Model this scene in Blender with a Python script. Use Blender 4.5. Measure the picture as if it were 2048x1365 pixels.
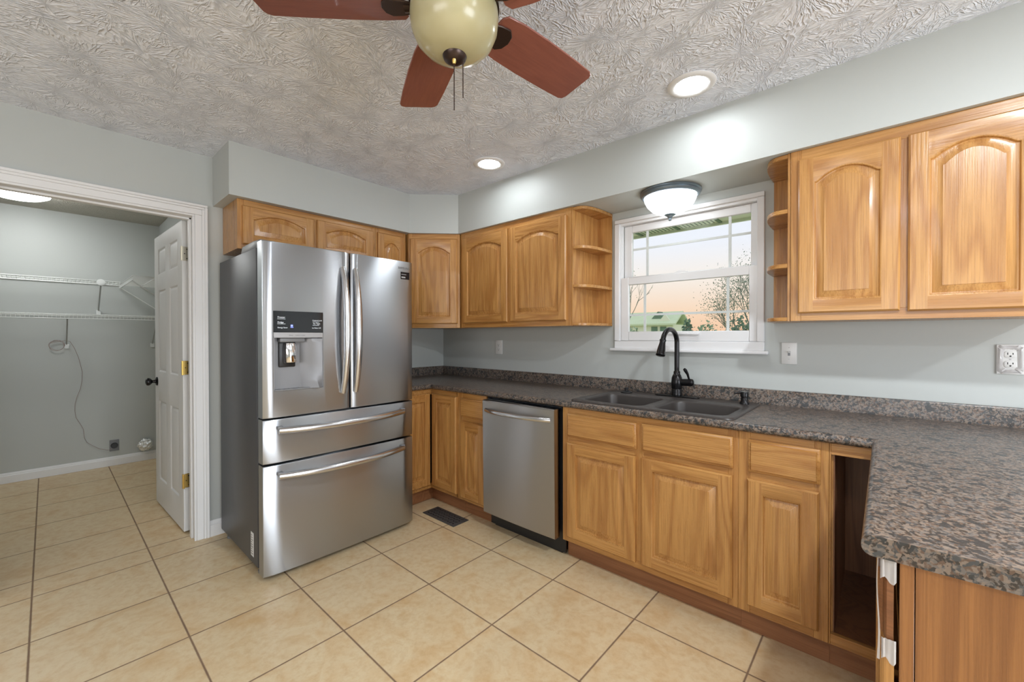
import bpy, bmesh, math, random
from math import sin, cos, pi, radians, sqrt
from mathutils import Vector, Matrix

# ------------------------------------------------------------------ clearing
for _o in list(bpy.data.objects):
    bpy.data.objects.remove(_o, do_unlink=True)
SC = bpy.context.scene
COL = SC.collection
random.seed(7)

# ------------------------------------------------------------------ camera
YAW, PITCH, ROLL = radians(41.8335520859613), -0.008170325, radians(0.06035)
FPX, V0 = 832.8276, 679.1776
cam_d = bpy.data.cameras.new('camera')
cam = bpy.data.objects.new('camera', cam_d)
COL.objects.link(cam)
_r = Vector((cos(YAW), sin(YAW), 0)); _f = Vector((-sin(YAW), cos(YAW), 0)); _u = Vector((0, 0, 1))
_u2 = _u * cos(PITCH) - _f * sin(PITCH); _f2 = _f * cos(PITCH) + _u * sin(PITCH)
_r3 = _r * cos(ROLL) - _u2 * sin(ROLL); _u3 = _r * sin(ROLL) + _u2 * cos(ROLL)
_m = Matrix((_r3, _u3, -_f2)).transposed().to_4x4()
_m.translation = Vector((3.2141053, -2.5848190, 1.2825083))
cam.matrix_world = _m
cam_d.sensor_width = 36.0; cam_d.sensor_fit = 'HORIZONTAL'
cam_d.lens = FPX / 2048 * 36.0
cam_d.shift_y = (V0 - 682.5) / 2048
cam_d.clip_start = 0.02; cam_d.clip_end = 300
SC.camera = cam

# ------------------------------------------------------------------ view
SC.view_settings.view_transform = 'Standard'
SC.view_settings.look = 'None'
SC.view_settings.gamma = 1.0
SC.view_settings.use_curve_mapping = False
SC.view_settings.exposure = 0.22
try:
    SC.cycles.use_denoising = True
    SC.cycles.max_bounces = 10
    SC.cycles.diffuse_bounces = 6
    SC.cycles.glossy_bounces = 5
    SC.cycles.transmission_bounces = 8
    SC.cycles.sample_clamp_indirect = 6.0
    SC.cycles.caustics_reflective = False
    SC.cycles.caustics_refractive = False
except Exception:
    pass

# ------------------------------------------------------------------ light strengths
P_PATIO = 95.0      # daylight through the patio door of the dining side (right wall)
P_REAR = 45.0       # added fill from an assumed window, unseen behind the photographer
E_CAN = 62.0       # recessed lights
P_ROOM = 30.0       # each recessed lamp over the dining side and behind the photographer
E_FLUSH = 4.5      # flush light over the sink
E_LAUNDRY = 28.0    # laundry ceiling light

# ------------------------------------------------------------------ sky
W = bpy.data.worlds.new('sky'); SC.world = W
W.use_nodes = True
_nt = W.node_tree; _nt.nodes.clear()
_out = _nt.nodes.new('ShaderNodeOutputWorld'); _bg = _nt.nodes.new('ShaderNodeBackground')
_tc = _nt.nodes.new('ShaderNodeTexCoord'); _sx = _nt.nodes.new('ShaderNodeSeparateXYZ')
_rp = _nt.nodes.new('ShaderNodeValToRGB')
_cr = _rp.color_ramp
_cr.elements[0].position = 0.0; _cr.elements[0].color = (0.92, 0.56, 0.36, 1)
_cr.elements[1].position = 0.30; _cr.elements[1].color = (0.83, 0.88, 1.0, 1)
_e = _cr.elements.new(0.055); _e.color = (0.96, 0.70, 0.52, 1)
_e = _cr.elements.new(0.13); _e.color = (0.95, 0.86, 0.80, 1)
_e = _cr.elements.new(0.20); _e.color = (0.88, 0.89, 0.97, 1)
_nt.links.new(_tc.outputs['Generated'], _sx.inputs[0])
_nt.links.new(_sx.outputs['Z'], _rp.inputs[0])
_nt.links.new(_rp.outputs[0], _bg.inputs[0])
_bg.inputs[1].default_value = 0.92
_nt.links.new(_bg.outputs[0], _out.inputs[0])


def area_light(name, loc, rot, sx, sy, power, color):
    d = bpy.data.lights.new(name, 'AREA'); d.shape = 'RECTANGLE'; d.size = sx; d.size_y = sy
    d.energy = power; d.color = color
    o = bpy.data.objects.new(name, d); o.location = loc; o.rotation_euler = rot
    COL.objects.link(o); return o


ROOM_X, ROOM_Y = 6.6, -5.6
# patio daylight and added rear-window fill, both tilted up to brighten the ceiling
area_light('daylight_patio_door', (ROOM_X + 0.02, -2.05, 0.85), (0, radians(90 + 32), 0), 1.5, 1.8, P_PATIO, (0.80, 0.90, 1.0))
area_light('rear_window_fill', (3.4, ROOM_Y - 0.02, 1.40), (radians(90 + 32), 0, 0), 2.4, 1.2, P_REAR, (0.90, 0.95, 1.0))


# the other recessed lamps of the same ceiling, outside the frame
for _x, _y, _k in ((3.75, -1.62, 1.0), (5.2, -1.62, 1.0), (3.35, -3.45, 0.45), (4.9, -3.45, 0.45)):
    _d = bpy.data.lights.new('recessed_lamp', 'AREA'); _d.shape = 'DISK'; _d.size = 0.14
    _d.energy = P_ROOM * _k; _d.color = (0.90, 0.96, 1.0)
    _o = bpy.data.objects.new('recessed_lamp', _d); _o.location = (_x, _y, 2.422); COL.objects.link(_o)


# ================================================================== node helpers
class NT:
    def __init__(s, name):
        s.m = bpy.data.materials.new(name); s.m.use_nodes = True
        s.t = s.m.node_tree; s.t.nodes.clear()
        s.out = s.t.nodes.new('ShaderNodeOutputMaterial')
        s.b = s.t.nodes.new('ShaderNodeBsdfPrincipled')
        s.t.links.new(s.b.outputs[0], s.out.inputs[0])

    def n(s, typ, **kw):
        x = s.t.nodes.new(typ)
        for k, v in kw.items():
            setattr(x, k, v)
        return x

    def L(s, a, b):
        s.t.links.new(a, b)

    def set(s, **kw):
        for k, v in kw.items():
            s.b.inputs[k.replace('_', ' ')].default_value = v
        return s

    def math(s, op, a, b=None, c=None):
        x = s.n('ShaderNodeMath', operation=op)
        for i, v in enumerate((a, b, c)):
            if v is None: continue
            if isinstance(v, (int, float)): x.inputs[i].default_value = v
            else: s.L(v, x.inputs[i])
        return x.outputs[0]

    def vmath(s, op, a, b=None):
        x = s.n('ShaderNodeVectorMath', operation=op)
        for i, v in enumerate((a, b)):
            if v is None: continue
            if isinstance(v, tuple): x.inputs[i].default_value = v
            else: s.L(v, x.inputs[i])
        return x.outputs[0]

    def obj(s, scale=(1, 1, 1), rand=0.0):
        tc = s.n('ShaderNodeTexCoord'); v = tc.outputs['Object']
        if rand:
            oi = s.n('ShaderNodeObjectInfo')
            r = s.math('MULTIPLY', oi.outputs['Random'], rand)
            v = s.vmath('ADD', v, s.comb(r, r, r))
        return s.vmath('MULTIPLY', v, scale)

    def comb(s, x, y, z):
        c = s.n('ShaderNodeCombineXYZ')
        for i, v in enumerate((x, y, z)):
            if isinstance(v, (int, float)): c.inputs[i].default_value = v
            else: s.L(v, c.inputs[i])
        return c.outputs[0]

    def noise(s, v, scale, detail=2, rough=0.5, dist=0.0, out=0):
        x = s.n('ShaderNodeTexNoise')
        x.inputs['Scale'].default_value = scale; x.inputs['Detail'].default_value = detail
        x.inputs['Roughness'].default_value = rough; x.inputs['Distortion'].default_value = dist
        s.L(v, x.inputs['Vector']); return x.outputs[out]

    def ramp(s, f, stops, interp='LINEAR'):
        x = s.n('ShaderNodeValToRGB'); cr = x.color_ramp; cr.interpolation = interp
        while len(cr.elements) > 1: cr.elements.remove(cr.elements[-1])
        for i, (p, c) in enumerate(stops):
            e = cr.elements[0] if i == 0 else cr.elements.new(p)
            e.position = p; e.color = (*c, 1) if len(c) == 3 else c
        s.L(f, x.inputs[0]); return x.outputs[0]

    def mix(s, f, a, b, mode='MIX'):
        x = s.n('ShaderNodeMix', data_type='RGBA', blend_type=mode)
        for sock, v in ((x.inputs[0], f), (x.inputs[6], a), (x.inputs[7], b)):
            if isinstance(v, (int, float)): sock.default_value = v
            elif isinstance(v, tuple): sock.default_value = (*v, 1) if len(v) == 3 else v
            else: s.L(v, sock)
        return x.outputs[2]

    def color(s, c): s.L(c, s.b.inputs['Base Color'])
    def rough(s, c): s.L(c, s.b.inputs['Roughness'])

    def bump(s, h, strength=0.3, dist=0.01):
        x = s.n('ShaderNodeBump'); x.inputs['Strength'].default_value = strength
        x.inputs['Distance'].default_value = dist
        s.L(h, x.inputs['Height']); s.L(x.outputs[0], s.b.inputs['Normal'])


def plain(name, col, rough=0.5, metal=0.0, **kw):
    k = NT(name); k.set(Base_Color=(*col, 1), Roughness=rough, Metallic=metal)
    tc = k.obj((1, 1, 1), 3.0)
    nz = k.noise(tc, 9.0, 3)
    k.color(k.mix(k.math('MULTIPLY', nz, 0.10), col, tuple(c * 0.8 for c in col)))
    for a, v in kw.items(): k.b.inputs[a.replace('_', ' ')].default_value = v
    return k.m


def emit(name, col, strength):
    k = NT(name); k.set(Base_Color=(*col, 1), Roughness=0.4)
    k.b.inputs['Emission Color'].default_value = (*col, 1)
    k.b.inputs['Emission Strength'].default_value = strength
    return k.m


# ================================================================== materials
def mat_oak(name, axis, light, dark, rough=0.27):
    k = NT(name); ai = 'xyz'.index(axis)
    sc = [1, 1, 1]; sc[ai] = 0.10
    fs = [1, 1, 1]; fs[ai] = 0.018
    v = k.obj(tuple(sc), 17.0)
    a = k.noise(v, 5.0, 2, 0.5, 0.6)
    rings = k.math('SINE', k.math('MULTIPLY', a, 60.0))
    rings = k.math('MULTIPLY_ADD', rings, 0.5, 0.5)
    rings = k.math('POWER', rings, 2.2)
    fib = k.noise(k.obj(tuple(fs), 17.0), 230.0, 3, 0.6)
    fibr = k.ramp(fib, [(0.36, (0, 0, 0)), (0.62, (1, 1, 1))])
    big = k.noise(v, 2.2, 1)
    c = k.mix(big, light, tuple(x * 0.86 for x in light))
    c = k.mix(k.math('MULTIPLY', rings, 0.68), c, dark)
    c = k.mix(k.math('MULTIPLY', k.math('SUBTRACT', 1.0, fibr), 0.42), c, tuple(x * 0.72 for x in dark))
    k.color(c)
    k.rough(k.math('MULTIPLY_ADD', fib, 0.12, rough - 0.05))
    k.bump(k.math('ADD', fibr, k.math('MULTIPLY', rings, -0.4)), 0.16, 0.0012)
    k.b.inputs['Coat Weight'].default_value = 0.15
    k.b.inputs['Coat Roughness'].default_value = 0.15
    return k.m


OL, OD = (0.555, 0.285, 0.088), (0.345, 0.145, 0.038)
OAK_V = mat_oak('oak_upright_grain', 'z', OL, OD)
OAK_H = mat_oak('oak_level_grain', 'x', OL, OD)
OAK_Y = mat_oak('oak_depth_grain', 'y', OL, OD)
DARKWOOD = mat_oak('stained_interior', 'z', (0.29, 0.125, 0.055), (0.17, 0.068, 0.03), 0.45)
TOEWOOD = mat_oak('toe_kick_wood', 'x', (0.34, 0.145, 0.062), (0.21, 0.083, 0.034), 0.4)
ENDGRAIN = mat_oak('end_grain_wood', 'y', (0.26, 0.10, 0.035), (0.17, 0.06, 0.02), 0.4)
VENEER = mat_oak('end_panel_veneer', 'z', (0.36, 0.152, 0.045), (0.21, 0.078, 0.022), 0.35)


def mat_paint(name, col, bump=0.03):
    k = NT(name); k.set(Roughness=0.5)
    v = k.obj()
    c = k.mix(k.noise(v, 1.3, 2), col, tuple(x * 0.96 for x in col))
    k.color(c)
    k.bump(k.noise(v, 260.0, 2), bump, 0.002)
    return k.m


WALLP = mat_paint('grey_wall_paint', (0.485, 0.507, 0.492), 0.06)
TRIMP = mat_paint('white_trim_paint', (0.78, 0.78, 0.785), 0.01); 
VINYL = plain('white_vinyl', (0.74, 0.74, 0.75), 0.35)
PLASTIC = plain('white_plastic', (0.72, 0.72, 0.71), 0.3)
DOORP = mat_paint('white_door_paint', (0.70, 0.70, 0.695), 0.015)


def mat_ceiling():
    k = NT('stomped_ceiling_texture'); k.set(Roughness=0.75)
    v = k.obj()
    v = k.vmath('MULTIPLY', v, (1, 1, 0))
    hs = []
    for sc, off, kk in ((4.2, (0, 0, 0), 6.5), (5.3, (3.17, 8.31, 0), 7.0)):
        p = k.vmath('ADD', v, off)
        wob = k.noise(p, 14.0, 2, 0.5, 0, 1)
        p2 = k.vmath('ADD', p, k.vmath('MULTIPLY', k.vmath('SUBTRACT', wob, (0.5, 0.5, 0.5)), (0.022, 0.022, 0)))
        vo = k.n('ShaderNodeTexVoronoi', voronoi_dimensions='2D'); vo.inputs['Scale'].default_value = sc
        k.L(p2, vo.inputs['Vector'])
        d = k.vmath('SUBTRACT', p2, vo.outputs['Position'])
        sx = k.n('ShaderNodeSeparateXYZ'); k.L(d, sx.inputs[0])
        ang = k.math('ARCTAN2', sx.outputs[1], sx.outputs[0])
        ln = k.n('ShaderNodeVectorMath', operation='LENGTH'); k.L(d, ln.inputs[0])
        cr = k.n('ShaderNodeSeparateXYZ'); k.L(vo.outputs['Color'], cr.inputs[0])
        q = k.comb(k.math('MULTIPLY', ang, kk), k.math('MULTIPLY', ln.outputs['Value'], 11.0), k.math('MULTIPLY', cr.outputs[0], 40.0))
        nz = k.noise(q, 1.0, 1, 0.5, 0.2)
        rid = k.math('SUBTRACT', 1.0, k.math('ABSOLUTE', k.math('MULTIPLY', k.math('SUBTRACT', nz, 0.5), 12.0)))
        rid = k.math('MAXIMUM', rid, 0.0)
        hs.append(rid)
    h = k.math('MAXIMUM', hs[0], hs[1])
    mask = k.ramp(k.noise(v, 9.0, 2), [(0.36, (0.35, 0.35, 0.35)), (0.52, (1, 1, 1))])
    h = k.math('MULTIPLY', h, mask)
    h = k.math('ADD', h, k.math('MULTIPLY', k.noise(v, 110.0, 2), 0.16))
    k.color(k.mix(k.noise(v, 1.1, 2), (0.83, 0.86, 0.935), (0.80, 0.83, 0.905)))
    k.bump(h, 0.65, 0.010)
    return k.m


CEILM = mat_ceiling()


def mat_popcorn():
    k = NT('laundry_ceiling_texture'); k.set(Roughness=0.8)
    v = k.obj()
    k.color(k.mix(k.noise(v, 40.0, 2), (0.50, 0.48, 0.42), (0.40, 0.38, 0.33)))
    k.bump(k.noise(v, 85.0, 3), 0.8, 0.012)
    return k.m


LCEIL = mat_popcorn()


def mat_floor():
    k = NT('beige_stone_tile'); v = k.obj()
    sx = k.n('ShaderNodeSeparateXYZ'); k.L(v, sx.inputs[0]); X, Y = sx.outputs[0], sx.outputs[1]
    T = 0.45547
    px = k.math('DIVIDE', k.math('SUBTRACT', X, 1.46516 - 3 * T), T)
    px2 = k.math('DIVIDE', k.math('ADD', X, 0.1045), 0.4735)
    sel = k.math('LESS_THAN', X, 0.0)
    p = k.math('ADD', k.math('MULTIPLY', px, k.math('SUBTRACT', 1.0, sel)), k.math('MULTIPLY', k.math('ADD', px2, 40.0), sel))
    q = k.math('DIVIDE', k.math('ADD', Y, 1.27604), T)
    def edge(t):
        f = k.math('FRACT', t)
        return k.math('MINIMUM', f, k.math('SUBTRACT', 1.0, f))
    ed = k.math('MINIMUM', edge(p), edge(q))
    wig = k.math('MULTIPLY', k.math('SUBTRACT', k.noise(v, 30.0, 2), 0.5), 0.003)
    ed = k.math('ADD', ed, wig)
    grout = k.ramp(ed, [(0.0, (1, 1, 1)), (0.0058, (1, 1, 1)), (0.0092, (0, 0, 0))])
    cell = k.comb(k.math('FLOOR', p), k.math('FLOOR', q), 0.0)
    wn = k.n('ShaderNodeTexWhiteNoise', noise_dimensions='3D'); k.L(cell, wn.inputs[0])
    off = k.vmath('MULTIPLY', wn.outputs['Color'], (9, 9, 9))
    t = k.vmath('ADD', k.vmath('MULTIPLY', v, (1, 1, 1)), off)
    n1 = k.noise(t, 7.0, 5, 0.62, 0.5)
    n2 = k.noise(t, 34.0, 4, 0.6)
    base = k.ramp(n1, [(0.30, (0.59, 0.40, 0.205)), (0.46, (0.655, 0.50, 0.30)), (0.56, (0.68, 0.545, 0.345)), (0.72, (0.60, 0.42, 0.225))])
    base = k.mix(k.math('MULTIPLY', k.ramp(n2, [(0.45, (0, 0, 0)), (0.72, (1, 1, 1))]), 0.42), base, (0.50, 0.30, 0.13))
    tint = k.math('MULTIPLY_ADD', wn.outputs['Value'], 0.10, 0.0)
    base = k.mix(tint, base, (0.48, 0.33, 0.18))
    gcol = k.mix(k.noise(v, 12.0, 2), (0.15, 0.085, 0.05), (0.26, 0.17, 0.105))
    k.color(k.mix(grout, base, gcol))
    k.rough(k.math('ADD', k.math('MULTIPLY', grout, 0.4), k.math('MULTIPLY_ADD', n2, 0.12, 0.32)))
    hgt = k.math('SUBTRACT', k.math('MULTIPLY', n2, 0.10), grout)
    k.bump(hgt, 0.35, 0.002)
    return k.m


FLOORM = mat_floor()


def mat_counter():
    k = NT('brown_granite_laminate'); v = k.obj()
    n1 = k.noise(v, 120.0, 3, 0.6)
    vo = k.n('ShaderNodeTexVoronoi'); vo.inputs['Scale'].default_value = 175.0
    wv = k.vmath('ADD', v, k.vmath('MULTIPLY', k.noise(v, 60.0, 2, 0.5, 0, 1), (0.02, 0.02, 0.02)))
    k.L(wv, vo.inputs['Vector'])
    sc = k.n('ShaderNodeSeparateXYZ'); k.L(vo.outputs['Color'], sc.inputs[0])
    c = k.ramp(sc.outputs[0], [(0.0, (0.036, 0.029, 0.025)), (0.26, (0.118, 0.074, 0.052)), (0.46, (0.200, 0.152, 0.118)), (0.66, (0.140, 0.122, 0.110)), (0.82, (0.062, 0.065, 0.067))], 'CONSTANT')
    c = k.mix(k.ramp(n1, [(0.50, (0, 0, 0)), (0.68, (1, 1, 1))]), c, (0.215, 0.172, 0.140))
    blot = k.noise(wv, 46.0, 2, 0.6, 0.3)
    c = k.mix(k.ramp(blot, [(0.565, (0, 0, 0)), (0.60, (1, 1, 1))]), c, k.mix(n1, (0.010, 0.011, 0.012), (0.055, 0.057, 0.058)))
    k.color(c)
    k.rough(k.math('MULTIPLY_ADD', n1, 0.18, 0.22))
    k.bump(n1, 0.12, 0.001)
    return k.m


COUNTER = mat_counter()


def mat_steel(name, col, rough=0.27, aniso=0.75, rot=0.25, streak=0.03):
    k = NT(name); k.set(Metallic=1.0, Roughness=rough, Anisotropic=aniso, Anisotropic_Rotation=rot)
    v = k.obj((0.6, 0.6, 90.0), 5.0)
    st = k.noise(v, 8.0, 3, 0.6)
    k.color(k.mix(st, tuple(x * (1 - streak) for x in col), tuple(min(1, x * (1 + streak)) for x in col)))
    tg = k.n('ShaderNodeTangent', direction_type='RADIAL', axis='Z')
    k.L(tg.outputs[0], k.b.inputs['Tangent'])
    k.rough(k.math('MULTIPLY_ADD', st, 0.03, rough - 0.015))
    return k.m


STEEL = mat_steel('brushed_stainless_steel', (0.48, 0.50, 0.53), 0.285, 0.97, 0.25, 0.010)
STEEL_DW = mat_steel('dishwasher_steel', (0.46, 0.445, 0.43), 0.30, 0.95, 0.25, 0.010)
HANDLE = mat_steel('satin_handle_steel', (0.66, 0.66, 0.67), 0.22, 0.3)
CHROME = plain('polished_chrome', (0.78, 0.78, 0.79), 0.08, 1.0)
FRSIDE = plain('charcoal_fridge_side', (0.088, 0.09, 0.098), 0.42, 0.35)
FRGREY = plain('grey_plastic_trim', (0.20, 0.205, 0.215), 0.4)
GASKET = plain('black_rubber', (0.012, 0.012, 0.013), 0.55)
BLACKGLOSS = plain('black_glass', (0.006, 0.007, 0.010), 0.07)
BLACKP = plain('black_plastic', (0.014, 0.014, 0.015), 0.4)
SILVERP = plain('silver_plastic', (0.42, 0.42, 0.43), 0.35, 0.4)
RECESSM = plain('dispenser_liner', (0.25, 0.25, 0.26), 0.45, 0.35)
BRONZE = plain('oil_rubbed_bronze', (0.018, 0.017, 0.018), 0.24, 0.6)
FANBRONZE = plain('dark_bronze_fan', (0.055, 0.036, 0.030), 0.32, 0.7)
PEWTER = plain('blue_grey_pewter', (0.20, 0.25, 0.29), 0.35, 0.6)
BRASS = plain('brass_hinge', (0.62, 0.43, 0.13), 0.28, 0.9)
PALEBRASS = plain('pale_brass_hinge', (0.72, 0.68, 0.56), 0.3, 0.8)
SINKM = plain('dark_composite_sink', (0.044, 0.037, 0.034), 0.36)
VENTM = plain('dark_floor_register', (0.085, 0.085, 0.085), 0.45, 0.4)
VOID = plain('dark_void', (0.006, 0.006, 0.006), 0.9)
WIRE = plain('white_coated_wire', (0.72, 0.74, 0.73), 0.35)
WIREGREY = plain('grey_bracket_steel', (0.42, 0.43, 0.42), 0.4, 0.3)
CORD = plain('brown_thin_cord', (0.34, 0.26, 0.24), 0.6)
FOIL = plain('crumpled_foil', (0.86, 0.88, 0.88), 0.42, 0.8)
PAPER = plain('white_label_paper', (0.75, 0.75, 0.75), 0.5)
INK = plain('black_ink', (0.02, 0.02, 0.02), 0.6)
LOGOM = plain('engraved_logo_grey', (0.16, 0.16, 0.17), 0.4)
WHITEINK = emit('display_lettering', (0.75, 0.8, 0.85), 0.35)
BLUELED = emit('blue_indicator', (0.22, 0.28, 1.0), 1.2)
LENS = emit('recessed_lens', (0.91, 0.965, 1.0), E_CAN)
FLUSHG = emit('frosted_lit_bowl', (0.92, 0.965, 1.0), E_FLUSH)
LAUNDG = emit('laundry_lit_dome', (0.98, 1.0, 0.98), E_LAUNDRY)


def mat_film():
    k = NT('clear_plastic_film'); k.set(Base_Color=(0.80, 0.78, 0.78, 1), Roughness=0.12)
    k.b.inputs['Transmission Weight'].default_value = 0.35
    k.b.inputs['Alpha'].default_value = 0.75
    k.bump(k.noise(k.obj(), 26.0, 2), 0.6, 0.01)
    return k.m


FILM = mat_film()


def mat_glass():
    k = NT('window_glass')
    k.t.nodes.remove(k.b)
    tr = k.n('ShaderNodeBsdfTransparent'); tr.inputs[0].default_value = (0.97, 0.985, 0.98, 1)
    gl = k.n('ShaderNodeBsdfGlossy'); gl.inputs['Roughness'].default_value = 0.02
    mx = k.n('ShaderNodeMixShader'); mx.inputs[0].default_value = 0.012
    k.L(tr.outputs[0], mx.inputs[1]); k.L(gl.outputs[0], mx.inputs[2]); k.L(mx.outputs[0], k.out.inputs[0])
    return k.m


GLASS = mat_glass()


def mat_bowl():
    k = NT('amber_scavo_glass'); v = k.obj()
    n = k.noise(v, 11.0, 3, 0.5, 0.3)
    k.color(k.mix(n, (0.38, 0.335, 0.17), (0.50, 0.47, 0.31)))
    k.set(Roughness=0.22)
    k.b.inputs['Subsurface Weight'].default_value = 0.0
    k.b.inputs['Transmission Weight'].default_value = 0.0
    k.bump(k.noise(v, 240.0, 2), 0.08, 0.001)
    return k.m


BOWLG = mat_bowl()


def mat_blade():
    k = NT('cherry_fan_blade')
    v = k.obj((0.10, 1, 1), 9.0)
    f = k.noise(v, 90.0, 4, 0.6, 0.4)
    c = k.mix(f, (0.31, 0.108, 0.075), (0.165, 0.053, 0.039))
    k.color(c); k.set(Roughness=0.38)
    k.b.inputs['Coat Weight'].default_value = 0.25
    return k.m


BLADEM = mat_blade()

# ================================================================== mesh builder
class MB:
    def __init__(s):
        s.bm = bmesh.new()

    def add(s, tmp, mat=0):
        vm = {}
        for v in tmp.verts: vm[v] = s.bm.verts.new(v.co)
        for f in tmp.faces:
            try:
                nf = s.bm.faces.new([vm[v] for v in f.verts]); nf.material_index = mat if mat is not None else f.material_index
            except ValueError:
                pass
        tmp.free(); return s

    def box(s, x0, x1, y0, y1, z0, z1, bev=0.0, seg=2, mat=0, mtx=None):
        t = bmesh.new(); bmesh.ops.create_cube(t, size=1.0)
        for v in t.verts:
            v.co = Vector(((x0 + x1) / 2 + v.co.x * (x1 - x0), (y0 + y1) / 2 + v.co.y * (y1 - y0), (z0 + z1) / 2 + v.co.z * (z1 - z0)))
        if bev > 0:
            b = min(bev, 0.49 * min(abs(x1 - x0), abs(y1 - y0), abs(z1 - z0)))
            bmesh.ops.bevel(t, geom=list(t.edges), offset=b, segments=seg, affect='EDGES', profile=0.5)
        if mtx is not None: bmesh.ops.transform(t, matrix=mtx, verts=t.verts)
        bmesh.ops.recalc_face_normals(t, faces=t.faces)
        return s.add(t, mat)

    def rings(s, rings, closed=True, cap0=True, cap1=True, mat=0, loop=False):
        t = bmesh.new()
        R = [[t.verts.new(p) for p in r] for r in rings]
        n = len(R[0])
        rng = range(len(R)) if loop else range(len(R) - 1)
        for i in rng:
            a, b = R[i], R[(i + 1) % len(R)]
            for j in range(n if closed else n - 1):
                q = [a[j], a[(j + 1) % n], b[(j + 1) % n], b[j]]
                try: t.faces.new(q)
                except ValueError: pass
        if not loop:
            if cap0: t.faces.new(R[0][::-1])
            if cap1: t.faces.new(R[-1])
        bmesh.ops.remove_doubles(t, verts=t.verts, dist=1e-6)
        bmesh.ops.recalc_face_normals(t, faces=t.faces)
        return s.add(t, mat)

    def lathe(s, prof, c=(0, 0, 0), n=40, mat=0, mtx=None, cap0=True, cap1=True):
        rs = []
        for r, z in prof:
            ring = [Vector((r * cos(2 * pi * i / n), r * sin(2 * pi * i / n), z)) for i in range(n)]
            rs.append([((mtx @ p) if mtx is not None else p) + Vector(c) for p in ring])
        return s.rings(rs, True, cap0, cap1, mat)

    def tube(s, pts, r, n=10, mat=0, closed=False, flat=1.0, up=None):
        pts = [Vector(p) for p in pts]
        N = len(pts)
        rr = r if isinstance(r, (list, tuple)) else [r] * N
        tang = []
        for i in range(N):
            a = pts[(i - 1) % N] if (closed or i > 0) else pts[i]
            b = pts[(i + 1) % N] if (closed or i < N - 1) else pts[i]
            tang.append((b - a).normalized())
        u = Vector(up) if up else (Vector((0, 0, 1)) if abs(tang[0].z) < 0.9 else Vector((1, 0, 0)))
        rs = []
        for i in range(N):
            t = tang[i]
            u = (u - t * u.dot(t))
            if u.length < 1e-6: u = t.orthogonal()
            u.normalize(); w = t.cross(u)
            rs.append([pts[i] + (u * cos(2 * pi * j / n) + w * sin(2 * pi * j / n) * flat) * rr[i] for j in range(n)])
        return s.rings(rs, True, True, True, mat, loop=closed)

    def prism(s, poly, a0, a1, axis='z', mat=0, bev=0.0, seg=2, mtx=None):
        t = bmesh.new()
        def P(p, a):
            return {'z': Vector((p[0], p[1], a)), 'y': Vector((p[0], a, p[1])), 'x': Vector((a, p[0], p[1]))}[axis]
        lo = [t.verts.new(P(p, a0)) for p in poly]; hi = [t.verts.new(P(p, a1)) for p in poly]
        n = len(poly)
        t.faces.new(lo[::-1]); t.faces.new(hi)
        for i in range(n): t.faces.new([lo[i], lo[(i + 1) % n], hi[(i + 1) % n], hi[i]])
        bmesh.ops.recalc_face_normals(t, faces=t.faces)
        if bev > 0:
            ed = [e for e in t.edges if len(e.link_faces) == 2 and e.calc_face_angle(0) > radians(40)]
            bmesh.ops.bevel(t, geom=ed, offset=bev, segments=seg, affect='EDGES', profile=0.5)
        if mtx is not None: bmesh.ops.transform(t, matrix=mtx, verts=t.verts)
        return s.add(t, mat)

    def face(s, pts, mat=0):
        f = s.bm.faces.new([s.bm.verts.new(p) for p in pts]); f.material_index = mat; return s

    def sphere(s, c, r, sc=(1, 1, 1), mat=0, u=16, v=10):
        t = bmesh.new(); bmesh.ops.create_uvsphere(t, u_segments=u, v_segments=v, radius=r)
        for q in t.verts: q.co = Vector((q.co.x * sc[0] + c[0], q.co.y * sc[1] + c[1], q.co.z * sc[2] + c[2]))
        return s.add(t, mat)

    def text(s, body, size, mtx, mat=0, depth=0.0004, align='LEFT'):
        cu = bpy.data.curves.new('lettering', 'FONT'); cu.body = body; cu.size = size; cu.extrude = depth
        cu.align_x = align; cu.resolution_u = 2
        o = bpy.data.objects.new('lettering', cu); COL.objects.link(o)
        bpy.context.view_layer.update()
        me = bpy.data.meshes.new_from_object(o.evaluated_get(bpy.context.evaluated_depsgraph_get()))
        bpy.data.objects.remove(o); bpy.data.curves.remove(cu)
        t = bmesh.new(); t.from_mesh(me); bpy.data.meshes.remove(me)
        bmesh.ops.transform(t, matrix=mtx, verts=t.verts)
        return s.add(t, mat)

    def build(s, name, mats, parent=None, off=None, ang=38, smooth=True):
        if off is not None:
            for v in s.bm.verts: v.co -= Vector(off)
        me = bpy.data.meshes.new(name); s.bm.to_mesh(me); s.bm.free()
        for m in (mats if isinstance(mats, (list, tuple)) else [mats]): me.materials.append(m)
        if smooth:
            for p in me.polygons: p.use_smooth = True
            me.set_sharp_from_angle(angle=radians(ang))
        o = bpy.data.objects.new(name, me); COL.objects.link(o)
        if parent is not None: o.parent = parent
        return o


def cut(o, fn):
    """cut a hole shaped by fn(MB) out of a mesh object (in its own coordinates)"""
    bpy.context.view_layer.update()
    b = MB(); fn(b)
    c = b.build('cutter', [], None, smooth=False)
    for m in o.data.materials: c.data.materials.append(m)
    c.matrix_world = o.matrix_world
    md = o.modifiers.new('cut', 'BOOLEAN'); md.object = c; md.operation = 'DIFFERENCE'; md.solver = 'EXACT'
    bpy.context.view_layer.update()
    me = bpy.data.meshes.new_from_object(o.evaluated_get(bpy.context.evaluated_depsgraph_get()))
    o.modifiers.clear(); old = o.data; nm = old.name; o.data = me
    bpy.data.meshes.remove(old); me.name = nm
    bpy.data.objects.remove(c, do_unlink=True)
    for p in me.polygons: p.use_smooth = True
    me.set_sharp_from_angle(angle=radians(35))
    return o


def tag(o, label, cat, group=None):
    o['label'] = label; o['category'] = cat
    if group: o['group'] = group
    return o


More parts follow.
